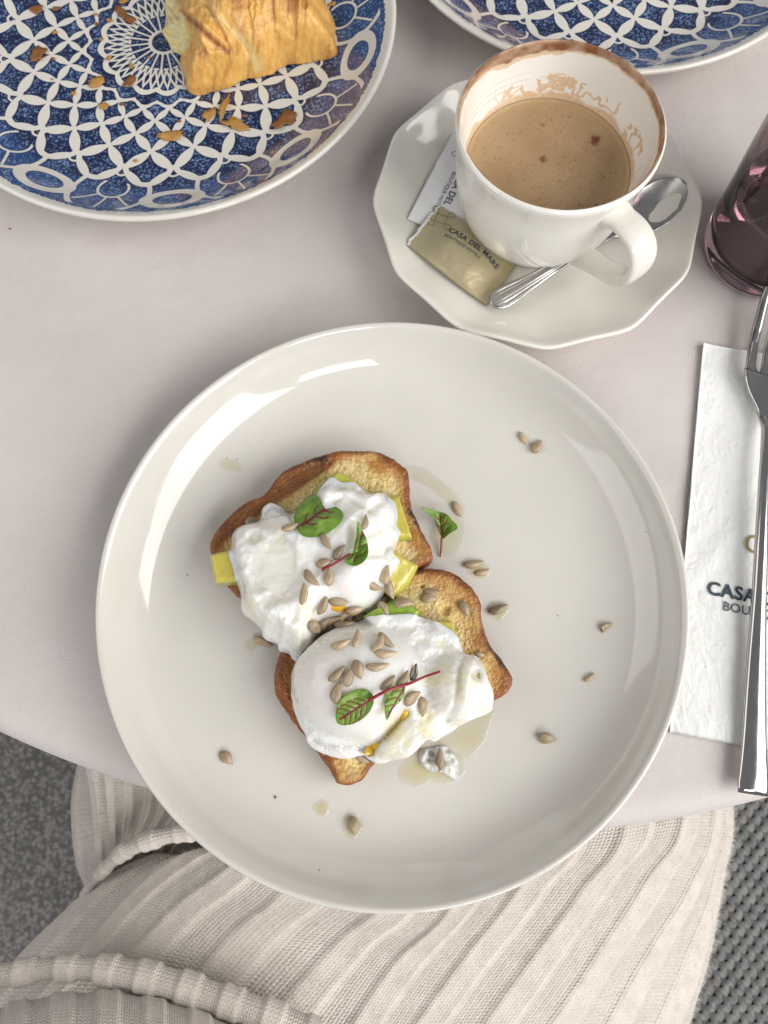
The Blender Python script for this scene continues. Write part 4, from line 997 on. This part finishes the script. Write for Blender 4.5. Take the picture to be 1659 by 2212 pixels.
for x, y, a, s, l in ((1132, 948, -52, .95, 'pale sunflower seed on the plate beside a darker one'), (1160, 966, 55, 1., 'darker sunflower seed on the plate beside a pale one'), (1306, 1357, 35, 1., 'sunflower seed on the plate near the napkin, whole'), (1272, 1463, 40, .72, 'small broken sunflower seed on the plate near the napkin'), (1180, 1595, -10, 1.05, 'sunflower seed on bare plate beside the split egg'), (490, 1638, -45, 1., 'sunflower seed on bare plate near the tablecloth edge'), (763, 1783, -80, 1.05, 'sunflower seed in an oil drop at the plate wall')):
    seed(x, y, a, l, s, {1132: 1, 1160: 7}.get(x), ov=True)

# ------------------------------------------------------------------ red veined leaves
def leaf(name, pts, ctr3, base3, tip3, nv, bvh, parent, lift, curl, seed, veinw=.00042, cup_=0.):
    dz = []; 
    for p in pts:
        h, _ = hit(bvh, *c3(*p)); dz.append(h[2])
    zc_ = np.mean(dz)+lift
    O = np.array([px(*c3(*p), max(zc_, z+.0008)) for p, z in zip(pts, dz)]); cz = hit(bvh, *c3(*ctr3))[0][2]; c = px(*c3(*ctr3), max(zc_, cz+.001))
    b3 = px(*c3(*base3), zc_); t3 = px(*c3(*tip3), zc_)
    def top(X, Y, rho, th):
        s = np.array([(down(bvh, a, b) or zc_-lift) for a, b in zip(X.ravel(), Y.ravel())]).reshape(X.shape)
        ax2 = (t3-b3)[:2]; ax2 = ax2/np.linalg.norm(ax2); per = np.abs((X-b3[0])*-ax2[1]+(Y-b3[1])*ax2[0])
        z = np.maximum(.5*(s+lift)+.5*zc_, s+.0005)+curl*(rho**2)*np.cos(2*th+seed)+cup_*per+.0003*fbm(X*400, Y*400, o=2, s=seed)
        return np.maximum(z, s+.00045)
    th, Rr = star(O, c, 108, 8); nr = 26; rho = np.linspace(0, 1, nr+1)[1:]
    X = c[0]+rho[:, None]*Rr*np.cos(th); Y = c[1]+rho[:, None]*Rr*np.sin(th); Z = top(X, Y, rho[:, None]+0*X, th[None]+0*X)
    V = np.vstack([[[c[0], c[1], top(np.array([[c[0]]]), np.array([[c[1]]]), np.zeros((1, 1)), np.zeros((1, 1)))[0, 0]]], np.stack([X, Y, Z], -1).reshape(-1, 3)])
    F = [[0, 1+j, 1+(j+1) % 108] for j in range(108)]+grid_faces(nr, 108, True, 1).tolist()
    # veins as distance to a little tree of lines
    ax2 = (t3-b3)[:2]; L = np.linalg.norm(ax2); ax2 /= L; pe = np.array([-ax2[1], ax2[0]])
    seg = [([tuple(b3[:2]), tuple(t3[:2])], 1.)]
    for k in range(nv):
        f = .12+.70*k/max(1, nv-1); p0 = b3[:2]+ax2*L*f
        for sgn in (-1, 1):
            ln = L*.34*math.sin(math.pi*(.25+.6*f)); p1 = p0+(ax2*.62+pe*sgn*.78)*ln; p2 = p1+(ax2*.95+pe*sgn*.2)*ln*.35; seg.append(([tuple(p0), tuple(p1), tuple(p2)], 1.9))
    dv = np.full(len(V), 9.)
    for P, k in seg: dv = np.minimum(dv, segd(V[:, 0], V[:, 1], P)*k/veinw)
    n0 = len(V); V2 = V.copy(); V2[:, 2] -= .00022; rr3 = np.r_[0, np.repeat(rho, 108)]
    last = 1+(nr-1)*108; F2 = F+[f[::-1] for f in [[i+n0 for i in q] for q in F]]+[[last+j, last+n0+j, last+n0+(j+1) % 108, last+(j+1) % 108] for j in range(108)]
    return mesh(name, np.vstack([V, V2]), F2, MT['leaf'], parent, attrs={'vein': np.clip(np.r_[dv, dv]*.5, 0, 4), 'rim': sst(.8, 1., np.r_[rr3, rr3])})
def stem(pts, bvh, parent, r, lift=.001):
    P = []
    for x, y, l in pts:
        h, _ = hit(bvh, *c3(x, y)); P.append(px(*c3(x, y), h[2]+r+l))
    P = smooth_prof(P, 8); V, F = sweep(P, np.linspace(r, r*.72, len(P)), np.linspace(r, r*.72, len(P)), (0, 0, 1), 10)
    mesh('stem', V, F, MT['stem'], parent)
def sprig(label, at, bvh):
    h, _ = hit(bvh, *c3(*at)); e = put('sorrel_leaf', h); tag(e, label, 'leaf', 'red veined sorrel leaves'); return e
BVH_EE = make_bvh([EG1, EG2, T1, T2, PLATE])
e = sprig('broad heart shaped red veined leaf on the ruffled egg', (620, 430), BVH_EE)
leaf('blade', [(585, 305), (630, 355), (655, 398), (700, 388), (738, 420), (722, 470), (660, 515), (600, 531), (540, 520), (508, 470), (510, 410), (545, 348)], (605, 440), (548, 487), (668, 402), 3, BVH_EE, e, .0024, .0006, 1, .00075)
e = sprig('folded red veined leaf with a short red stem on the ruffled egg', (800, 600), BVH_EE)
leaf('blade', [(808, 455), (828, 495), (850, 545), (857, 610), (840, 652), (795, 670), (745, 650), (782, 600), (800, 535)], (812, 590), (790, 650), (830, 500), 3, BVH_EE, e, .0030, .0012, 2, .00050, .5)
leaf('blade_fold', [(808, 456), (815, 520), (812, 570), (800, 620), (775, 640), (748, 648), (785, 600), (800, 540)], (798, 590), (760, 640), (808, 480), 2, BVH_EE, e, .0050, .0004, 5, .00022, .3)
stem([(637, 688, .0008), (700, 655, .0018), (770, 610, .0030)], BVH_EE, e, .00062)
e = sprig('loose red veined leaf with a red stem on the bare plate', (1215, 480), BVH_EE)
leaf('blade', [(1095, 402), (1150, 406), (1212, 423), (1252, 455), (1278, 495), (1240, 522), (1205, 542), (1186, 490), (1160, 440)], (1215, 475), (1208, 535), (1195, 430), 3, BVH_EE, e, .0040, .0016, 3, .00050, .6)
stem([(1205, 530, .0035), (1203, 580, .0014), (1198, 625, .0002)], BVH_EE, e, .00055)
e = sprig('sprig of two red veined leaves on a long red stem across the smooth egg', (950, 1260), BVH_EE)
leaf('blade', [(705, 1345), (740, 1288), (800, 1255), (850, 1254), (883, 1292), (870, 1350), (820, 1400), (760, 1423), (708, 1414)], (795, 1340), (868, 1300), (722, 1395), 5, BVH_EE, e, .0028, .0006, 1, .00048)
leaf('blade', [(943, 1262), (985, 1245), (1030, 1236), (1020, 1295), (975, 1345), (945, 1402), (934, 1340)], (975, 1300), (1028, 1240), (948, 1385), 4, BVH_EE, e, .0034, .0008, 4, .00040)
stem([(860, 1305, .0022), (950, 1258, .0030), (1050, 1226, .0034), (1120, 1195, .0036), (1197, 1168, .0030)], BVH_EE, e, .00072)

# ================================================================== CROISSANT + FLAKES
def k2(x, y): return src(600+x/2.074, y/2.074)
CO = [(150, -60), (125, 60), (135, 180), (103, 265), (150, 350), (180, 405), (262, 462), (252, 520), (288, 650), (325, 765), (450, 765), (640, 720), (800, 648), (880, 635), (1000, 608), (1100, 545), (1270, 520), (1400, 497), (1548, 460), (1538, 330), (1530, 190), (1430, 30), (1370, -70), (1180, -190), (850, -250), (480, -200)]
zc_ = .0085; O = np.array([px(*k2(*p), zc_) for p in CO]); cc_ = px(*k2(860, 270), zc_)
def k2inv(X, Y, z):
    a_, b_ = unc3(X, Y, z); sx, sy = a_/1.185+750, b_/1.185+1700; return (sx-600)*2.074, sy*2.074
def cr_feat(X, Y, Z):
    x, y = k2inv(X, Y, Z); u = x+.10*y+22*fbm(x/160, y/160, o=2, s=71)
    crumb = sst(30, -30, x-(245+.42*(np.minimum(y, 330)-60))+.8*np.clip(y-330, 0, None)+34*fbm(x/40, y/40, o=3, s=72))*sst(500, 430, y)
    step = 0*x
    for pos, hgt in ((430, .0032), (640, .0045), (900, .0022), (1250, .0040), (1310, .0015)):
        uu = u-pos+(.55*(y-300) if pos < 700 else .02*(y-300))*(-1 if pos < 700 else 1)*1.0
        step = step+hgt*np.exp(-np.clip(uu, 0, None)/120)*sst(-14, 10, uu)
    return x, y, u, crumb, step
def cr_top(X, Y, rho, th):
    x, y, u, crumb, step = cr_feat(X, Y, .0076+.030*np.clip(1-rho**2.1, 0, 1)**.58)
    z = .0076+.033*np.clip(1-rho**2.1, 0, 1)**.58*(.42+.58*sst(110, 470, x))
    z = z+step*sst(1., .8, rho)+.0006*fbm(u/22, y/220, o=3, s=73)*(1-crumb)+.0012*fbm(x/70, y/70, o=3, s=74)
    ed = sst(1., .8, rho)
    z = z-.0045*np.exp(-(segd(x, y, [(880, 600), (770, 370), (630, 200), (470, 20)])/46)**2)*ed
    for L_ in ([(815, -60), (830, 250)], [(1205, -60), (1195, 220)], [(1315, -60), (1265, 430)], [(1010, -60), (1040, 400)]): z = z-.0013*np.exp(-((segd(x, y, L_)+10*fbm(x/50, y/50, o=2, s=79))/13)**2)*ed
    z = z+.0040*np.exp(-(segd(x, y, [(420, 600), (700, 560)])/110)**2)*ed+.0022*np.exp(-(segd(x, y, [(255, 100), (390, 205), (640, 430)])/30)**2)*ed
    return z+crumb*(.0030*fbm(x/40, y/40, o=4, s=75)-.002)*sst(1., .9, rho)
V, F, rr_ = polar(O, cc_, cr_top, lambda x, y: np.full(np.shape(x), .0072), 150, 480, 6, .012, 5, lambda th: .008*fbm(np.cos(th)*7, np.sin(th)*7, o=3, s=9), -.0+.10)
x, y, u, crumb, step = cr_feat(V[:, 0], V[:, 1], V[:, 2])
streak = np.exp(-(segd(x, y, [(255, 100), (390, 205), (520, 330), (640, 430)])/26)**2)*1.1+.9*np.exp(-(segd(x, y, [(1165, -60), (1160, 90)])/34)**2)+.55*np.exp(-(segd(x, y, [(700, -80), (740, 60), (720, 140)])/50)**2)+.6*np.exp(-(np.hypot(x-440, y-440)/50)**2)+.4*sst(1340, 1500, x)*sst(240, 420, y)+.35*np.exp(-((y-740)/35)**2)
brown = np.clip(streak*(.8+.5*fbm(u/12, y/120, o=3, s=77))+.40*sst(.1, .6, fbm(u/45, y/260, o=3, s=78))+.25*sst(140, -60, y), 0, 1)*(1-crumb)
cro = mesh('croissant', V, F, MT['croissant'], loc=(cc_[0], cc_[1], .0072), attrs={'brown': brown, 'crumb': np.clip(crumb+.75*np.exp(-(segd(x, y, [(470, 40), (640, 210), (820, 380), (900, 560)])/38)**2)*(.7+.4*fbm(x/40, y/40, o=2)), 0, 1)})
tag(cro, 'torn golden croissant with pale crumb showing at one end', 'croissant')
cr2 = cro.copy(); COL.objects.link(cr2); q = px(1178, 17, .018)
cr2.rotation_euler.z = R_(160); cr2.scale = (.62, .62, .62)
cr2.location = (.086, .485, .0068); tag(cr2, 'browned pastry end on the plate behind the coffee cup', 'pastry')

FLAB = {(150, 40): 'rounded brown flake paired with a smaller one on the lattice', (228, 38): 'smaller brown flake paired with a rounded one on the lattice', (490, 55): 'elongated dark flake lying on the medallion rays', (520, 85): 'dark flake joined to the end of the elongated flake', (155, 222): 'thick dark brown flake alone on the lattice, largest dark one',
        (388, 335): 'ragged golden flake at the scalloped ring', (521, 333): 'dark folded flake between the medallion and scalloped ring', (420, 430): 'small square golden flake beside the scalloped ring', (692, 550): 'long pale golden flake lying across white lattice petals', (845, 465): 'brown golden flake beside the thin splinter by the croissant',
        (905, 440): 'thin golden splinter of pastry pointing at the croissant', (945, 505): 'golden flake at the foot of the thin splinter', (1145, 490): 'large reddish brown flake near the plate flowers', (1335, 20): 'golden flake beside the croissant on the plate wall', (500, 8): 'golden flake behind the elongated dark flake', (528, 268): 'tiny narrow golden sliver on the medallion rays'}
def flake(x, y, s, ang, asp, pale, k):
    p, nrm = hit(BVH_P1, *src(x/1.0055, y/1.0055))
    if p is None: return
    Rr = s/1.0055*.54*S_/FPX*.46*.5; n = 44; th = np.arange(n)/n*2*np.pi
    r = Rr*(1.05+.42*fbm(np.cos(th)*1.5+k, np.sin(th)*1.5, o=2, s=k)+.38*fbm(np.cos(th)*5+k, np.sin(th)*5, o=3, s=k+40)); r2 = np.stack([r*np.cos(th), r*np.sin(th)*asp], -1)
    c, si = math.cos(R_(ang)), math.sin(R_(ang)); r2 = r2@np.array([[c, si], [-si, c]])
    lift = min(.0022, .20*Rr)
    V = []; F = []
    for lay, dz in ((0, .0002), (1, .0002+min(.0005, .12*Rr))):
        for q in (.0, .5, 1.):
            if q == 0: V.append((p[0], p[1], p[2]+dz+lift*.9)); continue
            zz = dz+lift*(.5+.5*np.sin(th*2+k)*q)+.15*lift*fbm(np.cos(th)*3+k, np.sin(th)*3*q, o=2, s=k)
            V += [(p[0]+a*q, p[1]+b*q, p[2]+z_) for (a, b), z_ in zip(r2, np.maximum(zz, dz))]
    m0 = 1+2*n
    for o_, fl in ((0, True), (m0, False)):
        f1 = [[o_, o_+1+j, o_+1+(j+1) % n] for j in range(n)]+[[o_+1+j, o_+1+n+j, o_+1+n+(j+1) % n, o_+1+(j+1) % n] for j in range(n)]
        F += [f[::-1] for f in f1] if fl else f1
    F += [[1+n+j, 1+n+(j+1) % n, m0+1+n+(j+1) % n, m0+1+n+j] for j in range(n)]
    o = mesh('pastry_flake', V, F, MT['flake2' if pale else 'flake'], loc=p)
    big = s >= 28; lab = FLAB.get((x, y))
    tag(o, lab if lab else ('large golden pastry flake on the blue plate' if pale else 'large dark brown pastry flake on the blue plate') if big else ('small golden pastry crumb on the blue plate' if pale else 'small brown pastry crumb on the blue plate'), 'pastry flake', 'pastry flakes on the blue plate')
FL = [(150, 40, 46, 10, .75, 0), (228, 38, 30, 0, .7, 0), (490, 55, 62, -50, .5, 0), (520, 85, 48, -30, .6, 0), (155, 222, 66, 60, .72, 0), (388, 335, 56, -10, .85, 1), (521, 333, 52, 60, .6, 0), (420, 430, 32, 0, .85, 1), (692, 550, 86, 5, .42, 1), (845, 465, 66, 60, .55, 1), (905, 440, 110, 75, .22, 1), (945, 505, 92, -20, .5, 1), (1145, 490, 96, 40, .55, 0), (545, 648, 17, 0, .8, 1), (297, 376, 20, 0, .9, 1), (222, 132, 20, 0, .8, 1), (440, 85, 22, 0, .8, 1), (390, 98, 17, 0, .8, 0), (408, 160, 16, 0, .7, 1), (438, 235, 22, 50, .7, 1), (215, 238, 15, 0, .8, 0), (528, 268, 32, 110, .35, 1), (490, 420, 18, 0, .8, 0), (600, 232, 13, 0, .8, 1), (1335, 20, 34, 10, .5, 1), (985, 467, 18, 0, .6, 0), (500, 8, 34, 20, .6, 1), (210, 320, 9, 0, 1, 1), (385, 60, 16, 0, .7, 1), (720, 490, 14, 0, .8, 0), (1095, 615, 12, 0, 1, 1)]
for k, f in enumerate(FL): flake(*f, k+1)

# ================================================================== CHAIR, PERSON
SZ = -.285
ch = put('woven_chair', (.10, -.16, FLOOR)); tag(ch, 'dark grey chair with basket woven seat under the seated person', 'chair')
x0, x1, y0, y1 = -.205, .425, -.42, .035
pit = .0058; sv = []; sf = []; off = 0
def strand(P, wv, tv):
    global off
    P = np.asarray(P); T = np.gradient(P, axis=0); T[:, 2] = 0; T /= np.linalg.norm(T, axis=1)[:, None]; A_ = np.stack([-T[:, 1], T[:, 0], 0*T[:, 0]], -1)
    V = np.stack([P-A_*wv, P-A_*wv*.5+[0, 0, tv], P+A_*wv*.5+[0, 0, tv], P+A_*wv], 1).reshape(-1, 3); sv.append(V); sf.append(grid_faces(len(P), 4, False, off)); off += len(V)
nx, ny = int((x1-x0)/pit), int((y1-y0)/pit)
for i in range(nx):
    t = np.arange(ny*4+1)/4; yy = y0+t*pit; xx = x0+(i+.5)*pit+0*t
    strand(np.stack([xx+.0004*vn(t*.7, t*0+i), yy, SZ+.0011*np.cos(np.pi*(t+.5*0))*(1 if i % 2 else -1)], -1), .0025, .0009)
for j in range(ny):
    t = np.arange(nx*4+1)/4; xx = x0+t*pit; yy = y0+(j+.5)*pit+0*t
    strand(np.stack([xx, yy+.0004*vn(t*.7, t*0+j, s=5), SZ-.0011*np.cos(np.pi*t-0)*(-1 if j % 2 else 1)*-1*(1)], -1), .0025, .0009)
so = mesh('woven_seat', np.vstack(sv), np.vstack(sf)[:, ::-1], MT['cord'], ch); so['kind'] = 'stuff'
def boxm(nm, a, b, m, parent):
    X = np.array([[i, j, k] for i in (a[0], b[0]) for j in (a[1], b[1]) for k in (a[2], b[2])], float)
    bm = bmesh.new(); vs = [bm.verts.new(v) for v in X]
    for f in ((0, 1, 3, 2), (4, 6, 7, 5), (0, 4, 5, 1), (2, 3, 7, 6), (0, 2, 6, 4), (1, 5, 7, 3)): bm.faces.new([vs[i] for i in f])
    bmesh.ops.recalc_face_normals(bm, faces=bm.faces); bmesh.ops.bevel(bm, geom=bm.edges[:], offset=.004, segments=2, affect='EDGES')
    V = [v.co[:] for v in bm.verts]; bm.verts.index_update(); F = [[v.index for v in f.verts] for f in bm.faces]; bm.free()
    return mesh(nm, V, F, m, parent)
boxm('seat_frame', (x0, y0, SZ-.035), (x1, y1, SZ-.006), MT['black'], ch)
for lx in (x0+.02, x1-.05):
    for ly in (y0+.02, y1-.05): boxm('leg', (lx, ly, FLOOR), (lx+.03, ly+.03, SZ-.0345), MT['black'], ch)

# person: lower body, then the ribbed dress that covers it
bmv = [(.04, -.36, -.215), (-.02, -.35, -.215), (.10, -.35, -.215), (-.05, -.14, -.225), (.13, -.14, -.225), (-.05, .07, -.235), (.13, .07, -.235), (-.05, .10, -.42), (.13, .10, -.42), (-.05, .08, -.66), (.13, .08, -.66), (-.05, .18, -.715), (.13, .18, -.715)]
bme = [(0, 1), (0, 2), (1, 3), (2, 4), (3, 5), (4, 6), (5, 7), (6, 8), (7, 9), (8, 10), (9, 11), (10, 12)]
rad = [.062, .058, .058, .052, .052, .048, .048, .045, .045, .032, .032, .022, .022]
me = bpy.data.meshes.new('person'); me.from_pydata(bmv, bme, []); body = bpy.data.objects.new('person', me); COL.objects.link(body)
me.materials.append(MT['skin'])
sk = body.modifiers.new('skin', 'SKIN'); body.modifiers.new('sub', 'SUBSURF').levels = 2; body.modifiers['sub'].render_levels = 2
lay = me.skin_vertices.new() if hasattr(me.skin_vertices, 'new') and not me.skin_vertices else None
if not me.skin_vertices:
    bpy.context.view_layer.objects.active = body; bpy.ops.mesh.customdata_skin_add()
for i, r in enumerate(rad): me.skin_vertices[0].data[i].radius = (r, r)
me.skin_vertices[0].data[0].use_root = True
tag(body, 'person seated in a cream ribbed knit dress, lap below the table edge', 'person')

def cr_interp(P, n):
    P = np.asarray(P, float); Q = np.concatenate([[2*P[0]-P[1]], P, [2*P[-1]-P[-2]]]); t = np.linspace(0, len(P)-1-1e-9, n); i = t.astype(int); f = (t-i).reshape(-1, *([1]*(P.ndim-1)))
    a, b, c, d = Q[i], Q[i+1], Q[i+2], Q[i+3]; return .5*(2*b+(c-a)*f+(2*a-5*b+4*c-d)*f*f+(-a+3*b-3*c+d)*f**3)
def knit_patch(name, cols, idx, parent, nv, per=22, amp=.0018, phase=0., duty=.1, stitch=(9, 11)):
    """cols: list of columns (bottom->top world points) along the ribs; idx: rib number of each column; 2 = one rib + one valley"""
    G = np.array([cr_interp(c, nv) for c in cols])                       # (ncol, nv, 3)
    i0, i1 = idx[0], idx[-1]; nu = int((i1-i0)*per)+1; k = np.linspace(i0, i1, nu)
    # smooth interpolation over rib number
    ci = np.interp(k, idx, np.arange(len(idx))); Q = np.concatenate([[2*G[0]-G[1]], G, [2*G[-1]-G[-2]]]); i = np.minimum(ci.astype(int), len(idx)-2); f = (ci-i)[:, None, None]
    a, b, c, d = Q[i], Q[i+1], Q[i+2], Q[i+3]; P = .5*(2*b+(c-a)*f+(2*a-5*b+4*c-d)*f*f+(-a+3*b-3*c+d)*f**3)
    du = np.gradient(P, axis=0); dv = np.gradient(P, axis=1); Nn = np.cross(du, dv); Nn /= np.linalg.norm(Nn, axis=2)[..., None]+1e-12
    if Nn[nu//2, nv//2, 2] < 0: Nn = -Nn
    vlen = np.concatenate([[0], np.cumsum(np.linalg.norm(np.diff(P[nu//2], axis=0), axis=1))])
    kk = k[:, None]+.07*fbm(P[..., 0]*22, P[..., 1]*22, o=2, s=4)+phase
    s = np.sin(np.pi*kk); rib = np.tanh(s*3.2)
    wob = .0022*fbm(P[..., 0]*12, P[..., 1]*12, o=3, s=6)+.0005*fbm(P[..., 0]*60, P[..., 1]*60, o=2, s=8)
    lip = np.exp(-((((kk+.12) % 2)-1)/.16)**2)*.00042+np.exp(-((((kk+1-.12) % 2)-1)/.16)**2)*.00042
    P = P+Nn*(amp*rib*.5+wob+lip)[..., None]
    uv = np.stack([np.broadcast_to(k[:, None]*stitch[0]/2, P.shape[:2]), np.broadcast_to(vlen[None]/.0021, P.shape[:2])], -1).reshape(-1, 2)
    F = grid_faces(nu, nv)
    o = mesh(name, P.reshape(-1, 3), F, MT['knit'], parent, uv=uv, attrs={'valley': (.5-.5*rib).ravel()})
    return o, P, Nn
def sp3(x, y, z): return px(*src(x, y), z)
LAP = [(0, -.190, [(-150, 4060), (300, 3605), (597, 3424), (930, 3400)]), (1, -.166, [(-40, 4060), (371, 3617), (640, 3440), (970, 3360)]), (2, -.150, [(80, 4060), (477, 3617), (710, 3431), (1010, 3280)]),
       (4, -.134, [(300, 4060), (663, 3656), (895, 3480), (1150, 3260)]), (6, -.126, [(590, 4120), (928, 3729), (1110, 3575), (1330, 3290)]), (8, -.122, [(930, 4220), (1325, 3783), (1530, 3600), (1660, 3300)]),
       (10, -.120, [(1290, 4260), (1566, 3853), (1770, 3657), (1950, 3320)]), (12, -.120, [(1530, 4260), (1800, 3890), (2050, 3570), (2210, 3290)]), (14, -.121, [(1810, 4260), (2080, 3880), (2320, 3560), (2490, 3260)]),
       (16, -.126, [(2080, 4260), (2370, 3840), (2580, 3510), (2720, 3220)]), (18, -.136, [(2340, 4260), (2590, 3810), (2750, 3528), (2845, 3220)]), (20, -.153, [(2560, 4260), (2755, 3790), (2850, 3500), (2900, 3220)]), (21.5, -.172, [(2720, 4260), (2840, 3810), (2895, 3500), (2925, 3220)])]
cols = []
for i, z, c in LAP:                         # on past the table edge, over the knees and down the shins
    q = [sp3(x, y, z) for x, y in c]; yk = .155+.02*math.sin(i*.5); e_ = q[-1]; q += [np.array([e_[0]*1.0, (e_[1]+yk)/2, e_[2]-.004]), np.array([e_[0], yk, e_[2]-.022]), np.array([e_[0], yk+.022, e_[2]-.09]), np.array([e_[0], yk+.02, -.34])]; cols.append(q)
idx = [l[0] for l in LAP]
last = np.array(cols[-1]); first = np.array(cols[0])
cols = [[np.asarray(c[0])+(np.asarray(c[0])-np.asarray(c[1]))*1.1]+list(c) for c in cols]; last = np.array(cols[-1]); first = np.array(cols[0])
cols = [list(first+np.array([.010, -.0, -.075])), list(first+np.array([-.001, 0, -.03]))]+cols+[list(last+np.array([.003, 0, -.03])), list(last+np.array([-.004, 0, -.085]))]
idx = [-3.4, -1.5]+idx+[23.4, 25.8]
def off_cam_extend(c): return c
dr, DP, DN = knit_patch('knit_dress', cols, idx, body, 430, 22)
# fold of the skirt hanging over the other side
L1 = lambda x, y, z: sp3(x/1.508, 3000+y/1.508, z)
zf = -.175
LF = [(0, -.235, [(560, 900), (460, 660), (440, 330), (480, 60)]), (.6, -.205, [(545, 885), (468, 650), (452, 330), (490, 60)]), (2, -.180, [(590, 800), (575, 600), (560, 330), (520, 60)]), (4, -.172, [(655, 740), (668, 560), (650, 330), (620, 60)]), (6, -.172, [(700, 700), (735, 520), (750, 330), (730, 60)]),
      (8, -.176, [(760, 680), (805, 520), (865, 340), (860, 60)]), (10, -.180, [(830, 660), (880, 500), (960, 330), (980, 60)]), (12, -.184, [(920, 640), (990, 480), (1060, 330), (1100, 60)]), (14, -.188, [(1020, 640), (1110, 480), (1180, 330), (1240, 60)])]
knit_patch('skirt_fold', [[L1(x, y, z-.012*(n_ == 0)) for n_, (x, y) in enumerate(c)] for i, z, c in LF], [l[0] for l in LF], dr, 90, 18, .0016)
# rolled fold edge: ribs run round the roll
def roll(name, line, rad0, zline, idx_per, lo=-60, hi=215, amp=.0017, squash=1.):
    """line: pixels along the roll's crest; section turns round it"""
    C = np.array([L1(x, y, z) for (x, y), z in zip(line, zline)]); n = len(C); T = np.gradient(C, axis=0); T /= np.linalg.norm(T, axis=1)[:, None]
    A_ = np.cross(T, [0, 0, 1.]); A_ /= np.linalg.norm(A_, axis=1)[:, None]; U_ = np.cross(A_, T)
    rad0 = np.broadcast_to(rad0, n); cols = []
    for c, a, u_, r in zip(C, A_, U_, rad0):
        cols.append([c+a*r*math.cos(R_(t))*squash+u_*r*(math.sin(R_(t))-1) for t in np.linspace(lo, hi, 9)])
    ln = np.concatenate([[0], np.cumsum(np.linalg.norm(np.diff(C, axis=0), axis=1))])
    return knit_patch(name, cols, list(ln/idx_per), dr, 46, 18, amp)
roll('fold_roll', [(480, 900), (560, 790), (640, 700), (740, 620), (870, 560), (1010, 520), (1180, 500), (1400, 480)], [.0025, .0035, .0045, .0052, .0054, .0052, .005, .005], [-.185, -.172, -.160, -.150, -.143, -.139, -.136, -.135], .0125, amp=.0008)
roll('waist_roll', [(-220, 1400), (0, 1385), (150, 1362), (300, 1345), (450, 1342), (600, 1352), (780, 1382), (960, 1425), (1150, 1480), (1330, 1540), (1520, 1605), (1720, 1680), (1900, 1760)], [.0074]*13, [-.108]*3+[-.106, -.104, -.102, -.100, -.099, -.098, -.097, -.096, -.096, -.096], .0122, amp=.0013)
WS = []
topl = [(-250, 1650), (0, 1555), (150, 1505), (300, 1468), (450, 1455), (620, 1458), (800, 1478), (960, 1510), (1120, 1552), (1330, 1630), (1520, 1710), (1720, 1790)]
botl = [(-400, 2100), (-120, 2100), (60, 2100), (230, 2100), (400, 2100), (580, 2100), (780, 2110), (960, 2120), (1130, 2130), (1350, 2140), (1560, 2150), (1760, 2160)]
cols = []; 
for (a, b), (c, d) in zip(topl, botl):
    cols.append([L1(c, d, -.055), L1(c+(a-c)*.35, d+(b-d)*.35, -.062), L1(c+(a-c)*.7, d+(b-d)*.7, -.075), L1(c+(a-c)*.93, d+(b-d)*.93, -.090), L1(a, b-6, -.106), L1(a, b+10, -.128)])
C = np.array([c[2] for c in cols]); ln = np.concatenate([[0], np.cumsum(np.linalg.norm(np.diff(C, axis=0), axis=1))])
knit_patch('knit_top', cols, list(ln/.0122), dr, 70, 18, .0013)
# wool fuzz standing off the knit
fv = []; ff = []; o_ = 0; nu, nv = DP.shape[:2]
def fibre(p, d, L, wd):
    global o_
    side = np.cross(d, [0.3, .2, 1.]); side /= np.linalg.norm(side)+1e-9; bend = rng.normal(0, .55, 3)
    P = [p, p+d*L*.4+bend*L*.08, p+d*L*.75+bend*L*.28, p+d*L*.95+bend*L*.62]
    for i, q in enumerate(P): w_ = wd*(1-.2*i); fv.append(q-side*w_); fv.append(q+side*w_)
    for i in range(3): ff.append([o_+2*i, o_+2*i+1, o_+2*i+3, o_+2*i+2])
    o_ += 8
for k in range(15000):
    i = int(rng.integers(int(nu*.80), int(nu*.955))) if k < 6500 else int(rng.integers(int(nu*.12), int(nu*.84))); j = int(rng.integers(int(nv*.12), int(nv*.53)))
    d = DN[i, j]+rng.normal(0, .75, 3); d /= np.linalg.norm(d)
    fibre(DP[i, j], d, rng.uniform(.0012, .0042) if k < 6500 else rng.uniform(.0008, .0022), .00006)
fo = mesh('wool_fuzz', np.array(fv), ff, MT['fuzz'], dr); fo['kind'] = 'stuff'
# ------------------------------------------------------------------ specks
def speck(x, y, r, bvh, label, m):
    h, _ = hit(bvh, x, y); V = []; F = []
    for i in range(5):
        for j in range(7):
            a, b = math.pi*i/4, 2*math.pi*j/7; k = r*(1+.3*math.sin(3*b+i+x)); V.append((h[0]+k*math.sin(a)*math.cos(b), h[1]+k*math.sin(a)*math.sin(b), h[2]+r*.6+.7*k*math.cos(a)))
    F = grid_faces(5, 7, True)[:, ::-1].tolist()
    o = mesh('pepper_speck' if m == 'husk' else 'crumb', V, F, MT[m], loc=h); tag(o, label, 'speck' if m == 'husk' else 'crumb', 'specks on the cream plate' if m == 'husk' else None)
for x, y, r in ((405, 1243, .00035), (490, 990, .0003), (512, 992, .0003), (690, 1880, .0003), (1205, 1330, .0003), (1395, 1150, .00028), (900, 1600, .00025)): speck(x, y, r, BVH_PL, 'tiny dark pepper speck on the bare cream plate', 'husk')
speck(595, 1722, .0006, BVH_PL, 'tiny brown toast crumb on the cream plate', 'flake')
speck(22, 495, .0006, make_bvh(SURF[:1]), 'tiny brown crumb on the tablecloth beside the blue plate', 'flake')
